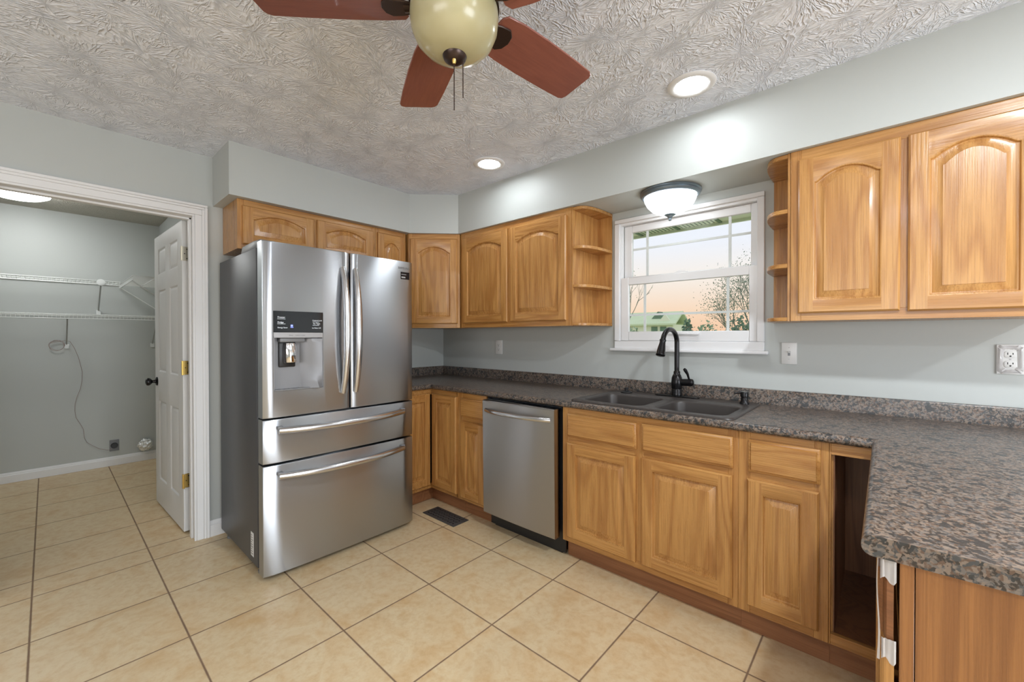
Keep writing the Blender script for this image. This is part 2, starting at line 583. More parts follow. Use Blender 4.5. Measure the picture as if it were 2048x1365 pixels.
def thing(name, label, cat, loc=(0, 0, 0), rot=0.0, group=None):
    o = bpy.data.objects.new(name, None); COL.objects.link(o)
    o.empty_display_size = 0.05
    o.location = loc; o.rotation_euler = (0, 0, rot)
    return tag(o, label, cat, group)


def struct(name, b, mats, label=None, parent=None, **kw):
    o = b.build(name, mats, parent, **kw)
    if parent is None:
        o['kind'] = 'structure'
        if label: o['label'] = label
    return o


# ================================================================== dimensions
CEIL, SOF, CABB, CNT = 2.4267, 2.1144, 1.3487, 0.9145
UD, BD, OV, TOE = 0.3268, 0.6058, 0.6356, 0.551

# ================================================================== room shell
b = MB(); b.box(-2.62, ROOM_X + 0.3, ROOM_Y - 0.3, 0.15, -0.10, 0.0)
struct('floor', b, FLOORM, 'beige square tile floor with brown grout')
b = MB(); b.box(0.0, ROOM_X + 0.12, ROOM_Y - 0.12, 0.14, CEIL, CEIL + 0.06)
struct('ceiling', b, CEILM, 'white stomp textured kitchen ceiling')
# window wall (opening for the window)
WX0, WX1, WZ0, WZ1 = 1.880, 2.712, 1.192, 2.045
b = MB()
b.box(-0.12, WX0, 0, 0.14, 0, 2.5); b.box(WX1, ROOM_X + 0.12, 0, 0.14, 0, 2.5)
b.box(WX0, WX1, 0, 0.14, 0, WZ0); b.box(WX0, WX1, 0, 0.14, WZ1, 2.5)
struct('wall_back', b, WALLP, 'grey painted window wall')
# wall with the laundry doorway
DY0, DY1, DZ = -2.795, -1.955, 2.048
b = MB()
b.box(-0.12, 0, DY1, 0, 0, 2.5); b.box(-0.12, 0, ROOM_Y - 0.12, DY0, 0, 2.5); b.box(-0.12, 0, DY0, DY1, DZ, 2.5)
struct('wall_left', b, WALLP, 'grey painted wall with the laundry doorway')
# dining side, behind the camera
b = MB()
b.box(ROOM_X, ROOM_X + 0.12, -1.07, 0, 0, 2.5); b.box(ROOM_X, ROOM_X + 0.12, ROOM_Y, -3.03, 0, 2.5); b.box(ROOM_X, ROOM_X + 0.12, -3.03, -1.07, 2.08, 2.5)
struct('wall_right', b, WALLP, 'grey wall with the patio door opening')
b = MB()
b.box(0, 2.1, ROOM_Y - 0.12, ROOM_Y, 0, 2.5); b.box(4.7, ROOM_X + 0.12, ROOM_Y - 0.12, ROOM_Y, 0, 2.5)
b.box(2.1, 4.7, ROOM_Y - 0.12, ROOM_Y, 0, 0.75); b.box(2.1, 4.7, ROOM_Y - 0.12, ROOM_Y, 2.15, 2.5)
struct('wall_front', b, WALLP, 'grey wall with an assumed wide window opening, unseen behind the photographer')

# laundry room
b = MB(); b.box(-2.62, -2.495, -4.3, -1.66, 0, 2.5); struct('wall_laundry_back', b, WALLP, 'grey laundry wall carrying the wire shelves')
b = MB(); b.box(-2.495, -0.12, -1.789, -1.66, 0, 2.5); struct('wall_laundry_right', b, WALLP, 'grey laundry wall behind the open door')
b = MB(); b.box(-2.495, -0.12, -4.3, -4.18, 0, 2.5); struct('wall_laundry_left', b, WALLP, 'grey laundry wall on the far left')
b = MB(); b.box(-2.62, -0.12, -4.3, -1.66, 2.44, 2.5); struct('ceiling_laundry', b, LCEIL, 'beige textured laundry ceiling')

# soffit: one bulkhead with a diagonal corner
SD, SDL, XS, SY = 0.349, 0.357, 0.628, -1.8697
b = MB()
b.prism([(0, 0), (0, SY), (SDL, SY), (SDL, -XS), (XS, -SD), (4.75, -SD), (4.75, 0)], SOF, CEIL, 'z')
struct('wall_soffit', b, WALLP, 'grey soffit above the wall cabinets with a diagonal corner', smooth=False)

# door casing, jambs
b = MB()
def casing(bb, y_in, y_out, z0, z1, x0=0.0, sgn=1):
    # stepped profile: thin inner bead, flat, thick outer back band
    lo, hi = sorted((y_in, y_out)); inner_is_hi = y_in > y_out
    w = hi - lo
    for f0, f1, t in ((0, .16, .010), (.16, .62, .013), (.62, .80, .017), (.80, 1.0, .021)):
        a, c = (hi - f1 * w, hi - f0 * w) if inner_is_hi else (lo + f0 * w, lo + f1 * w)
        bb.box(min(x0, x0 + sgn * t), max(x0, x0 + sgn * t), a, c, z0, z1 + 0.078 * f0 - .0002, 0.002, 1)
casing(b, -1.978, -1.900, 0, 2.030)
casing(b, -2.772, -2.850, 0, 2.030)
for f0, f1, t in ((0, .16, .010), (.16, .62, .013), (.62, .80, .017), (.80, 1.0, .021)):
    ys = -1.978 + 0.078 * f1; ye = -2.772 - 0.078 * f1
    b.box(0, t, ye, ys, 2.030 + 0.078 * f0, 2.030 + 0.078 * f1, 0.002, 1)
b.box(-0.145, 0.0, -1.972, -1.955, 0, 2.036, 0.001, 1); b.box(-0.145, 0.0, -2.795, -2.778, 0, 2.036, 0.001, 1)
b.box(-0.145, 0.0, -2.795, -1.955, 2.030, 2.048, 0.001, 1)
b.box(-0.09, -0.05, -1.984, -1.972, 0, 2.030, 0.002, 1); b.box(-0.09, -0.05, -2.778, -1.972, 2.018, 2.030, 0.002, 1)
casing(b, -1.975, -1.905, 0, 2.030, -0.12, -1)
struct('trim_1', b, TRIMP, 'white moulded casing round the laundry doorway')

# baseboards
def base_profile(bb, axis, a0, a1, at, sgn, h, t=0.014):
    pr = [(0, 0), (t, 0), (t, h * .72), (t * .72, h * .76), (t * .72, h * .86), (t * .42, h * .95), (t * .3, h), (0, h)]
    if axis == 'y': bb.prism([(at + sgn * p[0], p[1]) for p in pr], a0, a1, 'y')
    else: bb.prism([(at + sgn * p[0], p[1]) for p in pr], a0, a1, 'x')
b = MB(); base_profile(b, 'y', -1.900, -0.0, 0.0, 1, 0.101); base_profile(b, 'y', ROOM_Y, -2.850, 0.0, 1, 0.101)
struct('baseboard_left', b, TRIMP, 'white baseboard between doorway and refrigerator')
b = MB(); base_profile(b, 'y', -4.18, -1.789, -2.495, 1, 0.089)
struct('baseboard_laundry', b, TRIMP, 'white baseboard along the laundry wall')

# ================================================================== window
b = MB()
t = 0.02
b.box(1.849, 1.885, -t, 0, 1.2495, 2.0325, 0.003, 1); b.box(2.696, 2.732, -t, 0, 1.2495, 2.0325, 0.003, 1)
b.box(1.849, 2.732, -t, 0, 2.033, 2.061, 0.003, 1)
b.box(1.849, 2.732, -t, 0, 1.198, 1.249, 0.003, 1)
# jamb liner with sash channels
for x0, x1 in ((1.880, 1.893), (2.700, 2.712)):
    b.box(x0, x1, -0.005, 0.10, 1.2502, 2.0178, 0.001, 1)
b.box(1.883, 1.898, 0.012, 0.024, 1.25, 2.03); b.box(2.696, 2.71, 0.012, 0.024, 1.25, 2.03)
b.box(1.88, 2.712, -0.005, 0.10, 2.018, 2.045, 0.001, 1)
b.box(1.88, 2.712, -0.005, 0.12, 1.194, 1.250, 0.001, 1)
win = struct('window_1', b, VINYL, 'white double hung window over the sink')
def sash(name, x0, x1, z0, z1, y0, y1, gx0, gx1, gz0, gz1, hz):
    bb = MB()
    bb.box(x0, gx0, y0, y1, z0, z1, 0.003, 1); bb.box(gx1, x1, y0, y1, z0, z1, 0.003, 1)
    bb.box(gx0, gx1, y0, y1, z0, gz0, 0.003, 1); bb.box(gx0, gx1, y0, y1, gz1, z1, 0.003, 1)
    s = bb.build(name, VINYL, win)
    ym = (y0 + y1) / 2
    g = MB()
    for mx in (2.056, 2.549): g.box(mx - .0075, mx + .0075, ym - .003, ym + .003, gz0, gz1)
    g.box(gx0, gx1, ym - .0031, ym + .0031, hz - .0065, hz + .0065)
    g.build('grille', VINYL, s)
    p = MB(); p.box(gx0 - .002, gx1 + .002, ym - .006, ym - .0045, gz0 - .002, gz1 + .002); p.build('glass_pane', GLASS, s, smooth=False)
    return s
lo = sash('lower_sash', 1.895, 2.699, 1.251, 1.668, -0.012, 0.012, 1.948, 2.658, 1.311, 1.618, 1.419)
up = sash('upper_sash', 1.900, 2.694, 1.640, 2.017, 0.026, 0.050, 1.954, 2.658, 1.676, 1.969, 1.857)
b = MB()
b.prism([(2.215, 1.2925), (2.395, 1.2885), (2.40, 1.299), (2.385, 1.3045), (2.215, 1.3045)], -0.030, -0.011, 'y', bev=.002)
b.build('sash_lift', VINYL, lo)
b = MB(); b.prism([(2.24, 1.666), (2.335, 1.666), (2.32, 1.677), (2.292, 1.684), (2.275, 1.684), (2.255, 1.676)], -0.010, 0.018, 'y', bev=.002)
b.build('sash_lock', VINYL, lo)
b = MB(); b.box(1.822, 2.752, -0.038, 0.0, 1.181, 1.200, 0.006, 3); b.build('window_stool', VINYL, win)

# ================================================================== cabinet doors and fronts
def arch_shape(s):
    a = abs(s)
    if a > 0.95: return 0.0
    return 1 - (a / 0.95) ** 2 if a < 0.80 else (1 - (0.80 / 0.95) ** 2) * (1 - ((a - 0.80) / 0.15)) ** 1.15

def door_mb(w, h, x0, z0, yf, rise=0.045, sw=0.055, rb=0.055, rt=0.062, t=0.02):
    """raised panel door; yf = plane it is mounted on, front at yf - t.  slots: 0 upright grain, 1 level grain"""
    B = MB(); K = 24
    yt = yf - t; c = 0.006
    def ring(d, y):
        l, r, bt = x0 + sw + d, x0 + w - sw - d, z0 + rb + d
        pts = [(l, bt), (r, bt)]
        for i in range(K + 1):
            u = 1 - 2 * i / K
            pts.append((l + (r - l) * (u + 1) / 2, z0 + h - rt - d - rise + rise * arch_shape(u)))
        return [Vector((p[0], y, p[1])) for p in pts]
    op = ring(0, yt)
    # frame front: stiles, rails
    L, R, Bo, T = x0, x0 + w, z0, z0 + h
    l, r = x0 + sw, x0 + w - sw
    V = lambda x, z, y=yt: Vector((x, y, z))
    tri = [V(L + c, Bo + c), V(l, Bo + c), V(l, T - c), V(L + c, T - c)]
    B.face([tri[0], tri[1], tri[2], tri[3]], 0)
    B.face([V(r, Bo + c), V(R - c, Bo + c), V(R - c, T - c), V(r, T - c)], 0)
    B.face([V(l, Bo + c), V(r, Bo + c), V(r, z0 + rb), V(l, z0 + rb)], 1)
    for i in range(2, 2 + K):
        a, bq = op[i], op[i + 1]
        B.face([V(bq.x, bq.z), V(a.x, a.z), V(a.x, T - c), V(bq.x, T - c)], 1)
    # outer chamfer, sides, back
    o1 = [V(L + c, Bo + c), V(R - c, Bo + c), V(R - c, T - c), V(L + c, T - c)]
    o2 = [V(L, Bo, yt + c), V(R, Bo, yt + c), V(R, T, yt + c), V(L, T, yt + c)]
    o3 = [V(L, Bo, yf - 0.0005), V(R, Bo, yf - 0.0005), V(R, T, yf - 0.0005), V(L, T, yf - 0.0005)]
    for a, q in ((o1, o2), (o2, o3)):
        for i in range(4): B.face([q[i], q[(i + 1) % 4], a[(i + 1) % 4], a[i]], 0 if i % 2 else 1)
    B.face(o3[::-1], 0)
    # sticking, groove, raised field
    rs = [op, ring(0.005, yt + 0.0025), ring(0.008, yt + 0.0110), ring(0.012, yt + 0.0125), ring(0.038, yt + 0.0030), ring(0.0385, yt + 0.0016)]
    n = len(op)
    for a, q in zip(rs, rs[1:]):
        for i in range(n):
            j = (i + 1) % n
            B.face([a[i], a[j], q[j], q[i]], 0)
    B.face(rs[-1], 0)
    bmesh.ops.remove_doubles(B.bm, verts=B.bm.verts, dist=1e-5)
    bmesh.ops.recalc_face_normals(B.bm, faces=B.bm.faces)
    return B

def front_mb(w, h, x0, z0, yf, t=0.02):
    """slab drawer front with a routed edge"""
    B = MB(); rs = []
    for d, y in ((0, yf - .0005), (0, yf - t * .45), (.004, yf - t * .62), (.009, yf - t * .70), (.013, yf - t)):
        rs.append([Vector((x0 + d, y, z0 + d)), Vector((x0 + w - d, y, z0 + d)), Vector((x0 + w - d, y, z0 + h - d)), Vector((x0 + d, y, z0 + h - d))])
    B.rings(rs, True, True, True, 0)
    return B

def carcass(T, w, d, z0, z1, frame_bars, inside=OAK_V, ft=0.019, top=True, floor_z=None):
    """open-front plywood box 0..w wide, depth d behind the face frame at y=0..ft"""
    B = MB()
    th = 0.012
    B.box(0.0005, th, ft, d, z0, z1, mat=0); B.box(w - th, w - 0.0005, ft, d, z0, z1, mat=0)
    B.box(th, w - th, d - 0.006, d, z0, z1, mat=1)
    fz = floor_z if floor_z is not None else z0
    B.box(th, w - th, ft, d - 0.006, fz, fz + th, mat=1)
    if top: B.box(th, w - th, ft, d - 0.006, z1 - th, z1 - 0.0005, mat=1)
    o = B.build('cabinet_box', [OAK_V, inside], T, smooth=False)
    F = MB()
    for x0, x1, a, c, m in frame_bars: F.box(x0, x1, 0, ft, a, c, 0.0008, 1, mat=m)
    f = F.build('face_frame', [OAK_V, OAK_H], T)
    return o, f

OAKS = [OAK_V, OAK_H]

# ---------------- wall cabinet run on the window wall
WG = 'oak wall cabinets'
def wall_cab(name, label, loc, rot, w, z0, z1, doors, bars, d=UD - 0.002, rise=0.045, rt=0.062, rb=0.055):
    T = thing(name, label, 'cabinet', (loc[0], loc[1], z0), rot, WG)
    carcass(T, w, d, 0, z1 - z0 - 0.001, [(a, c, e - z0, g - z0 - (0.001 if g == z1 else 0), m) for a, c, e, g, m in bars])
    for dr in doors:
        x0, x1, a, c = dr[:4]
        door_mb(x1 - x0, c - a, x0, a - z0, 0.0, dr[4] if len(dr) > 4 else rise, rt=rt, rb=rb, sw=dr[5] if len(dr) > 5 else 0.055).build('door', OAKS, T)
    return T

x0 = 0.634
wall_cab('wall_cabinet', 'oak two-door wall cabinet between diagonal corner cabinet and the open shelves left of the window', (x0, -UD, 0), 0, 1.676 + 0.028 - x0, CABB, SOF,
         [(0.667 - x0, 1.158 - x0, 1.385, 2.068), (1.185 - x0, 1.674 - x0, 1.385, 2.068)],
         [(0, 0.045, CABB, SOF, 0), (1.150 - x0, 1.193 - x0, CABB + .045, SOF - .055, 0), (1.664 - x0, 1.704 - x0, CABB, SOF, 0),
          (0.045, 1.664 - x0, CABB, CABB + .045, 1), (0.045, 1.664 - x0, SOF - .055, SOF, 1)])
x0 = 2.893
wall_cab('wall_cabinet', 'large oak two-door wall cabinet right of the window above the switch', (x0, -UD, 0), 0, 3.655 - x0, CABB, SOF,
         [(2.923 - x0, 3.258 - x0, 1.382, 2.066), (3.280 - x0, 3.622 - x0, 1.378, 2.066)],
         [(0, 0.04, CABB, SOF, 0), (3.25 - x0, 3.29 - x0, CABB + .045, SOF - .055, 0), (3.612 - x0, 3.655 - x0, CABB, SOF, 0),
          (0.04, 3.612 - x0, CABB, CABB + .045, 1), (0.04, 3.612 - x0, SOF - .055, SOF, 1)])
# diagonal corner
L = sqrt(2) * (XS - UD) - 0.010
T = thing('corner_wall_cabinet', 'tall one-door oak wall cabinet set diagonally across the corner', 'cabinet', (UD + .004, -XS + .004, CABB), radians(45), WG)
H = SOF - CABB - .001
B = MB()
ih = (XS - UD) / sqrt(2)
# pentagon body in the frame's coordinates
c45 = cos(radians(45))
def tol(px, py):
    dx, dy = px - (UD + .004), py - (-XS + .004)
    return (dx * c45 + dy * c45, -dx * c45 + dy * c45)
pent = [tol(*p) for p in ((UD + .002, -XS + .008), (0.003, -XS + .008), (0.003, -0.003), (XS - .008, -0.003), (XS - .008, -UD - .002))]
B.prism([(0.006, 0.016), (L - 0.006, 0.016)] + [pent[4], pent[3], pent[2], pent[1], pent[0]], 0, H, 'z')
B.build('cabinet_box', OAK_V, T, smooth=False)
B = MB()
for a, c, e, g, m in ((0, .03, 0, H, 0), (L - .03, L, 0, H, 0), (.03, L - .03, 0, .04, 1), (.03, L - .03, H - .045, H, 1)): B.box(a, c, 0, .019, e, g, .0008, 1, mat=m)
B.build('face_frame', OAKS, T)
door_mb(L - 0.036, 2.072 - 1.383, 0.016, 1.383 - CABB, 0, 0.05).build('door', OAKS, T)

# left wall: narrow cabinet beside the corner and the pair over the refrigerator
y0 = -0.906
wall_cab('wall_cabinet', 'narrow one-door oak wall cabinet behind the refrigerator top beside the corner', (UD - .016, y0, 0), radians(90), -0.636 - y0, CABB, SOF,
         [(-0.891 - y0, -0.652 - y0, 1.383, 2.078, 0.045, 0.048)],
         [(0, .03, CABB, SOF, 0), (-0.660 - y0, -0.636 - y0, CABB, SOF, 0), (.03, -0.66 - y0, CABB, CABB + .045, 1), (.03, -0.66 - y0, SOF - .055, SOF, 1)], d=UD - .018)
y0 = -1.8165
wall_cab('wall_cabinet', 'short oak two-door wall cabinet over the refrigerator', (UD - .016, y0, 0), radians(90), -0.908 - y0, 1.8124, SOF,
         [(-1.793 - y0, -1.369 - y0, 1.842, 2.076, 0.036), (-1.347 - y0, -0.931 - y0, 1.842, 2.078, 0.036)],
         [(0, .035, 1.8124, SOF, 0), (-1.38 - y0, -1.335 - y0, 1.852, SOF - .055, 0), (-.94 - y0, -.908 - y0, 1.8124, SOF, 0),
          (.035, -.94 - y0, 1.8124, 1.852, 1), (.035, -.94 - y0, SOF - .055, SOF, 1)], d=UD - .018, rt=0.036, rb=0.052)

# ---------------- open end shelves (quarter-round)
def end_shelf(label, xs, sgn, zs):
    T = thing('end_shelf_unit', label, 'shelf unit', (xs, 0, CABB), 0, 'open end shelves beside the window')
    H = SOF - CABB - .001; wd = 0.118; dp = UD - .004
    B = MB(); B.box(min(0.0005 * sgn, .010 * sgn), max(0.0005 * sgn, .010 * sgn), -dp, -.0012, 0, H); B.build('side_panel', OAK_V, T, smooth=False)
    B = MB(); B.box(min(.010 * sgn, wd * sgn), max(.010 * sgn, wd * sgn), -.010, -.0012, 0, H); B.build('back_panel', OAK_V, T, smooth=False)
    for z, h in zs:
        B = MB()
        n = 16; rx, ry = wd + .004 - .010, dp - .012
        poly = [(.010 * sgn, -.010), ]
        for i in range(n + 1):
            a = pi / 2 * i / n
            poly.append((.010 * sgn + sgn * rx * (cos(a) ** .62 if a < pi / 2 else 0), -.010 - ry * sin(a) ** .62))
        B.prism(poly, z - CABB, z - CABB + h, 'z', bev=.0015, seg=1)
        B.build('shelf', OAK_H, T)
zs = [(CABB + .0005, .017), (1.594, .019), (1.843, .019), (SOF - .021, .019)]
end_shelf('open quarter-round oak end shelves on the left side of the window', 1.7055, 1, zs)
end_shelf('open quarter-round oak end shelves on the right side of the window', 2.8915, -1, zs)

# ================================================================== base cabinets
FZ0, FZ1 = 0.1085, 0.875
BG = 'oak base cabinets'
def base_T(name, label, loc, rot): return thing(name, label, 'cabinet', loc, rot, BG)
def toe(T, x0, x1, y=BD - TOE):
    B = MB(); B.box(x0, x1, y, y + .012, 0.0005, FZ0 - .0005); B.build('toe_kick', TOEWOOD, T, smooth=False)

# corner base: two leaves meeting in the inner corner
T = base_T('corner_base_cabinet', 'oak corner base cabinet with two narrow doors meeting beside the refrigerator', (0, 0, 0), 0)
B = MB()
B.box(.003, BD - .003, -0.922, -0.912, FZ0, FZ1); B.box(0.928, 0.938, -BD + .004, -.003, FZ0, FZ1)
B.box(.003, .012, -.91, -.012, FZ0, FZ1); B.box(.012, .926, -.012, -.003, FZ0, FZ1)
B.prism([(.003, -.91), (BD - .02, -.91), (BD - .02, -BD + .02), (.926, -BD + .02), (.926, -.003), (.003, -.003)], FZ0 + .002, FZ0 + .014, 'z')
B.build('cabinet_box', OAK_V, T, smooth=False)
B = MB()
B.box(BD - .019, BD, -.922, -.880, FZ0, FZ1, .0008, 1, 0)
B.box(BD - .019, BD, -.88, -BD - .0, FZ0, .148, .0008, 1, 1); B.box(BD - .019, BD, -.88, -BD, .832, FZ1, .0008, 1, 1)
B.box(BD - .019, .911 + .001, -BD, -BD + .019, FZ0, .148, .0008, 1, 1); B.box(BD - .019, .912, -BD, -BD + .019, .832, FZ1, .0008, 1, 1)
B.box(.905, .9385, -BD, -BD + .019, FZ0, FZ1, .0008, 1, 0)
B.build('face_frame', OAKS, T)
door_mb(.911 - .630, .842 - .137, .630, .137, -BD, 0, sw=.052, rt=.055).build('door', OAKS, T)
D = door_mb(.270, .842 - .137, -.898, .137, 0, 0, sw=.048, rt=.055)
for v in D.bm.verts: v.co = Vector((BD - v.co.y, v.co.x, v.co.z))
D.build('door', OAKS, T)
B = MB(); B.box(TOE - .012, TOE, -.922, -TOE, .0005, FZ0 - .0005); B.box(TOE - .012, .938, -TOE, -TOE + .012, .0005, FZ0 - .0005)
B.build('toe_kick', TOEWOOD, T, smooth=False)

def base_cab(label, name, x0, x1, drawers, doors, bars, floor=True, inside=OAK_V):
    T = base_T(name, label, (x0, -BD, 0), 0); w = x1 - x0
    carcass(T, w, BD - .004, FZ0, FZ1, [(a - x0, c - x0, e, g, m) for a, c, e, g, m in bars], inside, floor_z=.125, top='sink' not in label)
    for a, c, e, g in drawers: front_mb(c - a, g - e, a - x0, e, 0).build('drawer_front', OAK_H, T)
    for a, c, e, g in doors: door_mb(c - a, g - e, a - x0, e, 0, 0, rt=.055).build('door', OAKS, T)
    toe(T, 0.0, w)
    return T
def bars4(x0, x1, lw=.035, mids=(), rail=(.683, .708)):
    r = [(x0, x0 + lw, FZ0, FZ1, 0), (x1 - lw, x1, FZ0, FZ1, 0), (x0 + lw, x1 - lw, FZ0, .15, 1), (x0 + lw, x1 - lw, .835, FZ1, 1)]
    xs = [x0 + lw] + [q for m in mids for q in m] + [x1 - lw]
    for a, c in zip(xs[::2], xs[1::2]): r.append((a, c, rail[0] - .008, rail[1] + .008, 1))
    for a, c in mids: r.append((a, c, .15, .835, 0))
    return r
base_cab('slim oak drawer-over-door base cabinet left of the dishwasher', 'base_cabinet', .940, 1.2125, [(.958, 1.203, .708, .840)], [(.957, 1.202, .130, .676)], bars4(.940, 1.2125, .030))
base_cab('wide oak sink base cabinet with two false fronts and two doors below the sink', 'base_cabinet', 1.835, 2.7480,
         [(1.871, 2.287, .712, .843), (2.315, 2.728, .708, .845)], [(1.871, 2.284, .141, .677), (2.315, 2.727, .143, .679)], bars4(1.835, 2.748, .04, ((2.277, 2.323),)))
base_cab('oak drawer-over-door base cabinet between sink cabinet and the doorless cabinet', 'base_cabinet', 2.7485, 3.0585,
         [(2.787, 3.033, .710, .845)], [(2.784, 3.030, .146, .680)], bars4(2.7485, 3.0585, .045))
# doorless cabinet in the inner corner of the peninsula
x0, x1 = 3.059, 3.80
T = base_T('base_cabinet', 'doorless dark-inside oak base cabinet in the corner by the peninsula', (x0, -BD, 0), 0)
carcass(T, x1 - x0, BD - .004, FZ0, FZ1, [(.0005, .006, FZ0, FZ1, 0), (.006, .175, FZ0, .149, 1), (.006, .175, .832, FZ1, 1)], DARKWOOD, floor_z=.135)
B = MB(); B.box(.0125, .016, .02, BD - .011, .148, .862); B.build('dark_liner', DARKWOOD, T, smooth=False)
toe(T, 0, .17)

# peninsula base cabinet facing the cooking side
PX = 3.236; PYE = -1.562
T = base_T('peninsula_cabinet', 'oak peninsula base cabinet with plain end panel under the counter end', (PX, -BD - .026, 0), radians(-90))
w = -BD - .026 - PYE
B = MB()
B.box(.0, .012, .019, .585, FZ0, FZ1); B.box(.012, w - .012, .577, .585, FZ0, FZ1); B.box(.012, w - .012, .019, .577, .125, .137)
B.build('cabinet_box', OAK_V, T, smooth=False)
B = MB(); B.box(w - .012, w - .0015, .021, .585, .0005, FZ1); B.build('end_panel', VENEER, T, smooth=False)
B = MB()
for a, c, e, g, m in ((0, .04, FZ0, FZ1, 0), (w - .04, w, .0005, FZ1, 0), (.04, w - .04, FZ0, .149, 1), (.04, w - .04, .835, FZ1, 1), (.04, w - .04, .69, .715, 1)): B.box(a, c, 0, .0195, e, g, .0008, 1, mat=m)
B.build('face_frame', [VENEER, OAK_H], T)
DR = MB()
front_mb(.40, .868 - .722, w - .405, .722, -.008, .022).bm
D = front_mb(.40, .862 - .722, w - .403, .722, -.007, .022); D.build('drawer_front', ENDGRAIN, T)
door_mb(.40, .700 - .137, w - .403, .137, -.006, 0, rt=.055).build('door', OAKS, T)
door_mb(.40, .845 - .137, w - .86, .137, -.016, 0, rt=.055).build('door', OAKS, T)
B = MB(); B.box(.0, w - .045, .054, .066, .0005, FZ0); B.build('toe_kick', TOEWOOD, T, smooth=False)
# clear film left on the drawer front's end
F = thing('plastic_film', 'torn clear plastic film clinging to the end of the peninsula drawer front', 'film', (PX - .02, PYE - .002, .70))
B = MB()
n = 7
for (za, zb, xa, xb) in ((.135, .176, -.006, .016), (-.012, .028, -.004, .016)):
    rs = []
    for i in range(n + 1):
        x = xa + (xb - xa) * i / n
        rs.append([Vector((x, .0005 - .003 * sin(i * 1.3) ** 2, za + .006 * sin(i * .9))), Vector((x, .0008 - .003 * sin(i * 1.3) ** 2 + .0006, za + .006 * sin(i * .9))),
                   Vector((x, .0008 - .003 * sin(i * 1.7) ** 2 + .0006, zb)), Vector((x, .0005 - .003 * sin(i * 1.7) ** 2, zb))])
    B.rings(rs, True)
rs = []
for i in range(9):
    z = .176 - .19 * i / 8
    xx = -.010 - .0015 * sin(i * .8); ww = .0015 + .0025 * (i / 8) ** 2
    rs.append([Vector((xx, -.001, z)), Vector((xx + ww, -.002, z)), Vector((xx + ww, .002, z)), Vector((xx, .004, z))])
B.rings(rs, True)
B.build('film_sheet', FILM, F)

# ================================================================== countertop
CT = thing('countertop', 'brown granite-look laminate countertop running round corner, sink and peninsula', 'countertop', (0, 0, CNT))
PEN_R = 3.865
t = bmesh.new()
outline = [(0.002, -0.002), (0.002, -.9255), (OV, -.9255), (OV, -OV), (3.183, -OV), (3.183, -1.575), (PEN_R, -1.575), (PEN_R, -0.002)]
z1, z0 = 0.0, -.038
lo_ = [t.verts.new((p[0], p[1], z0)) for p in outline]; hi_ = [t.verts.new((p[0], p[1], z1)) for p in outline]
n = len(outline)
t.faces.new(lo_); t.faces.new(hi_[::-1])
for i in range(n): t.faces.new([lo_[i], lo_[(i + 1) % n], hi_[(i + 1) % n], hi_[i]])
bmesh.ops.recalc_face_normals(t, faces=t.faces)
t.edges.ensure_lookup_table()
want = []
for e in t.edges:
    a, c = e.verts
    if abs(a.co.z - c.co.z) > .001: continue
    for i in (2, 3, 4):
        P, Q = outline[i], outline[i + 1]
        s1 = {(round(a.co.x, 3), round(a.co.y, 3)), (round(c.co.x, 3), round(c.co.y, 3))}
        if s1 == {(round(P[0], 3), round(P[1], 3)), (round(Q[0], 3), round(Q[1], 3))}: want.append(e)
bmesh.ops.bevel(t, geom=want, offset=.0165, segments=5, affect='EDGES', profile=0.5)
B = MB(); B.add(t, 0)
slab = B.build('counter_slab', COUNTER, CT)
SX0, SX1, SY0, SY1 = 1.890, 2.722, -.612, -.062
def rrect(x0, x1, y0, y1, r, n=6):
    pts = []
    for cx, cy, a0 in ((x1 - r, y1 - r, 0), (x0 + r, y1 - r, 90), (x0 + r, y0 + r, 180), (x1 - r, y0 + r, 270)):
        for i in range(n + 1):
            a = radians(a0 + 90 * i / n); pts.append((cx + r * cos(a), cy + r * sin(a)))
    return pts
cut(slab, lambda m: m.prism(rrect(SX0 + .015, SX1 - .015, SY0 + .015, SY1 - .012, .03), -.2, .2, 'z'))
B = MB()
BT, BH = .0192, .079
pr = [(0, 0), (BT, 0), (BT, BH - .006), (BT - .004, BH), (0, BH)]
B.prism([(-.0015 - p[0], p[1]) for p in pr], .002, PEN_R, 'x')
B.prism([(.0015 + p[0], p[1]) for p in pr], -.9255, -.0015, 'y')
B.build('backsplash', COUNTER, CT)

# ================================================================== sink
SK = thing('kitchen_sink', 'dark double-bowl drop-in sink set in the counter below the window', 'sink', (0, 0, CNT))
t = bmesh.new()
RH = .010
outer = rrect(SX0, SX1, SY0, SY1, .035); bowls = [rrect(1.930, 2.293, -.578, -.225, .055), rrect(2.345, 2.690, -.578, -.245, .055)]
def loop(pts, z): return [t.verts.new((p[0], p[1], z)) for p in pts]
o_top = loop(outer, RH)
edges = []
def eloop(vs):
    r = []
    for i in range(len(vs)): r.append(t.edges.new((vs[i], vs[(i + 1) % len(vs)])))
    return r
edges += eloop(o_top)
bl = []
for bp_ in bowls:
    v = loop(bp_, RH); bl.append(v); edges += eloop(v)
bmesh.ops.triangle_fill(t, edges=edges, use_beauty=True)
def bridge(a, c):
    for i in range(len(a)):
        j = (i + 1) % len(a)
        t.faces.new([a[i], a[j], c[j], c[i]])
prev = o_top
for d, z in ((-.004, RH - .002), (-.006, .0008), (.010, .0006), ):
    nv = loop(rrect(SX0 + d, SX1 - d, SY0 + d, SY1 - d, .035 - d * .3), z); bridge(prev, nv); prev = nv
nv = loop(rrect(SX0 + .018, SX1 - .018, SY0 + .018, SY1 - .015, .028), -.19); bridge(prev, nv)
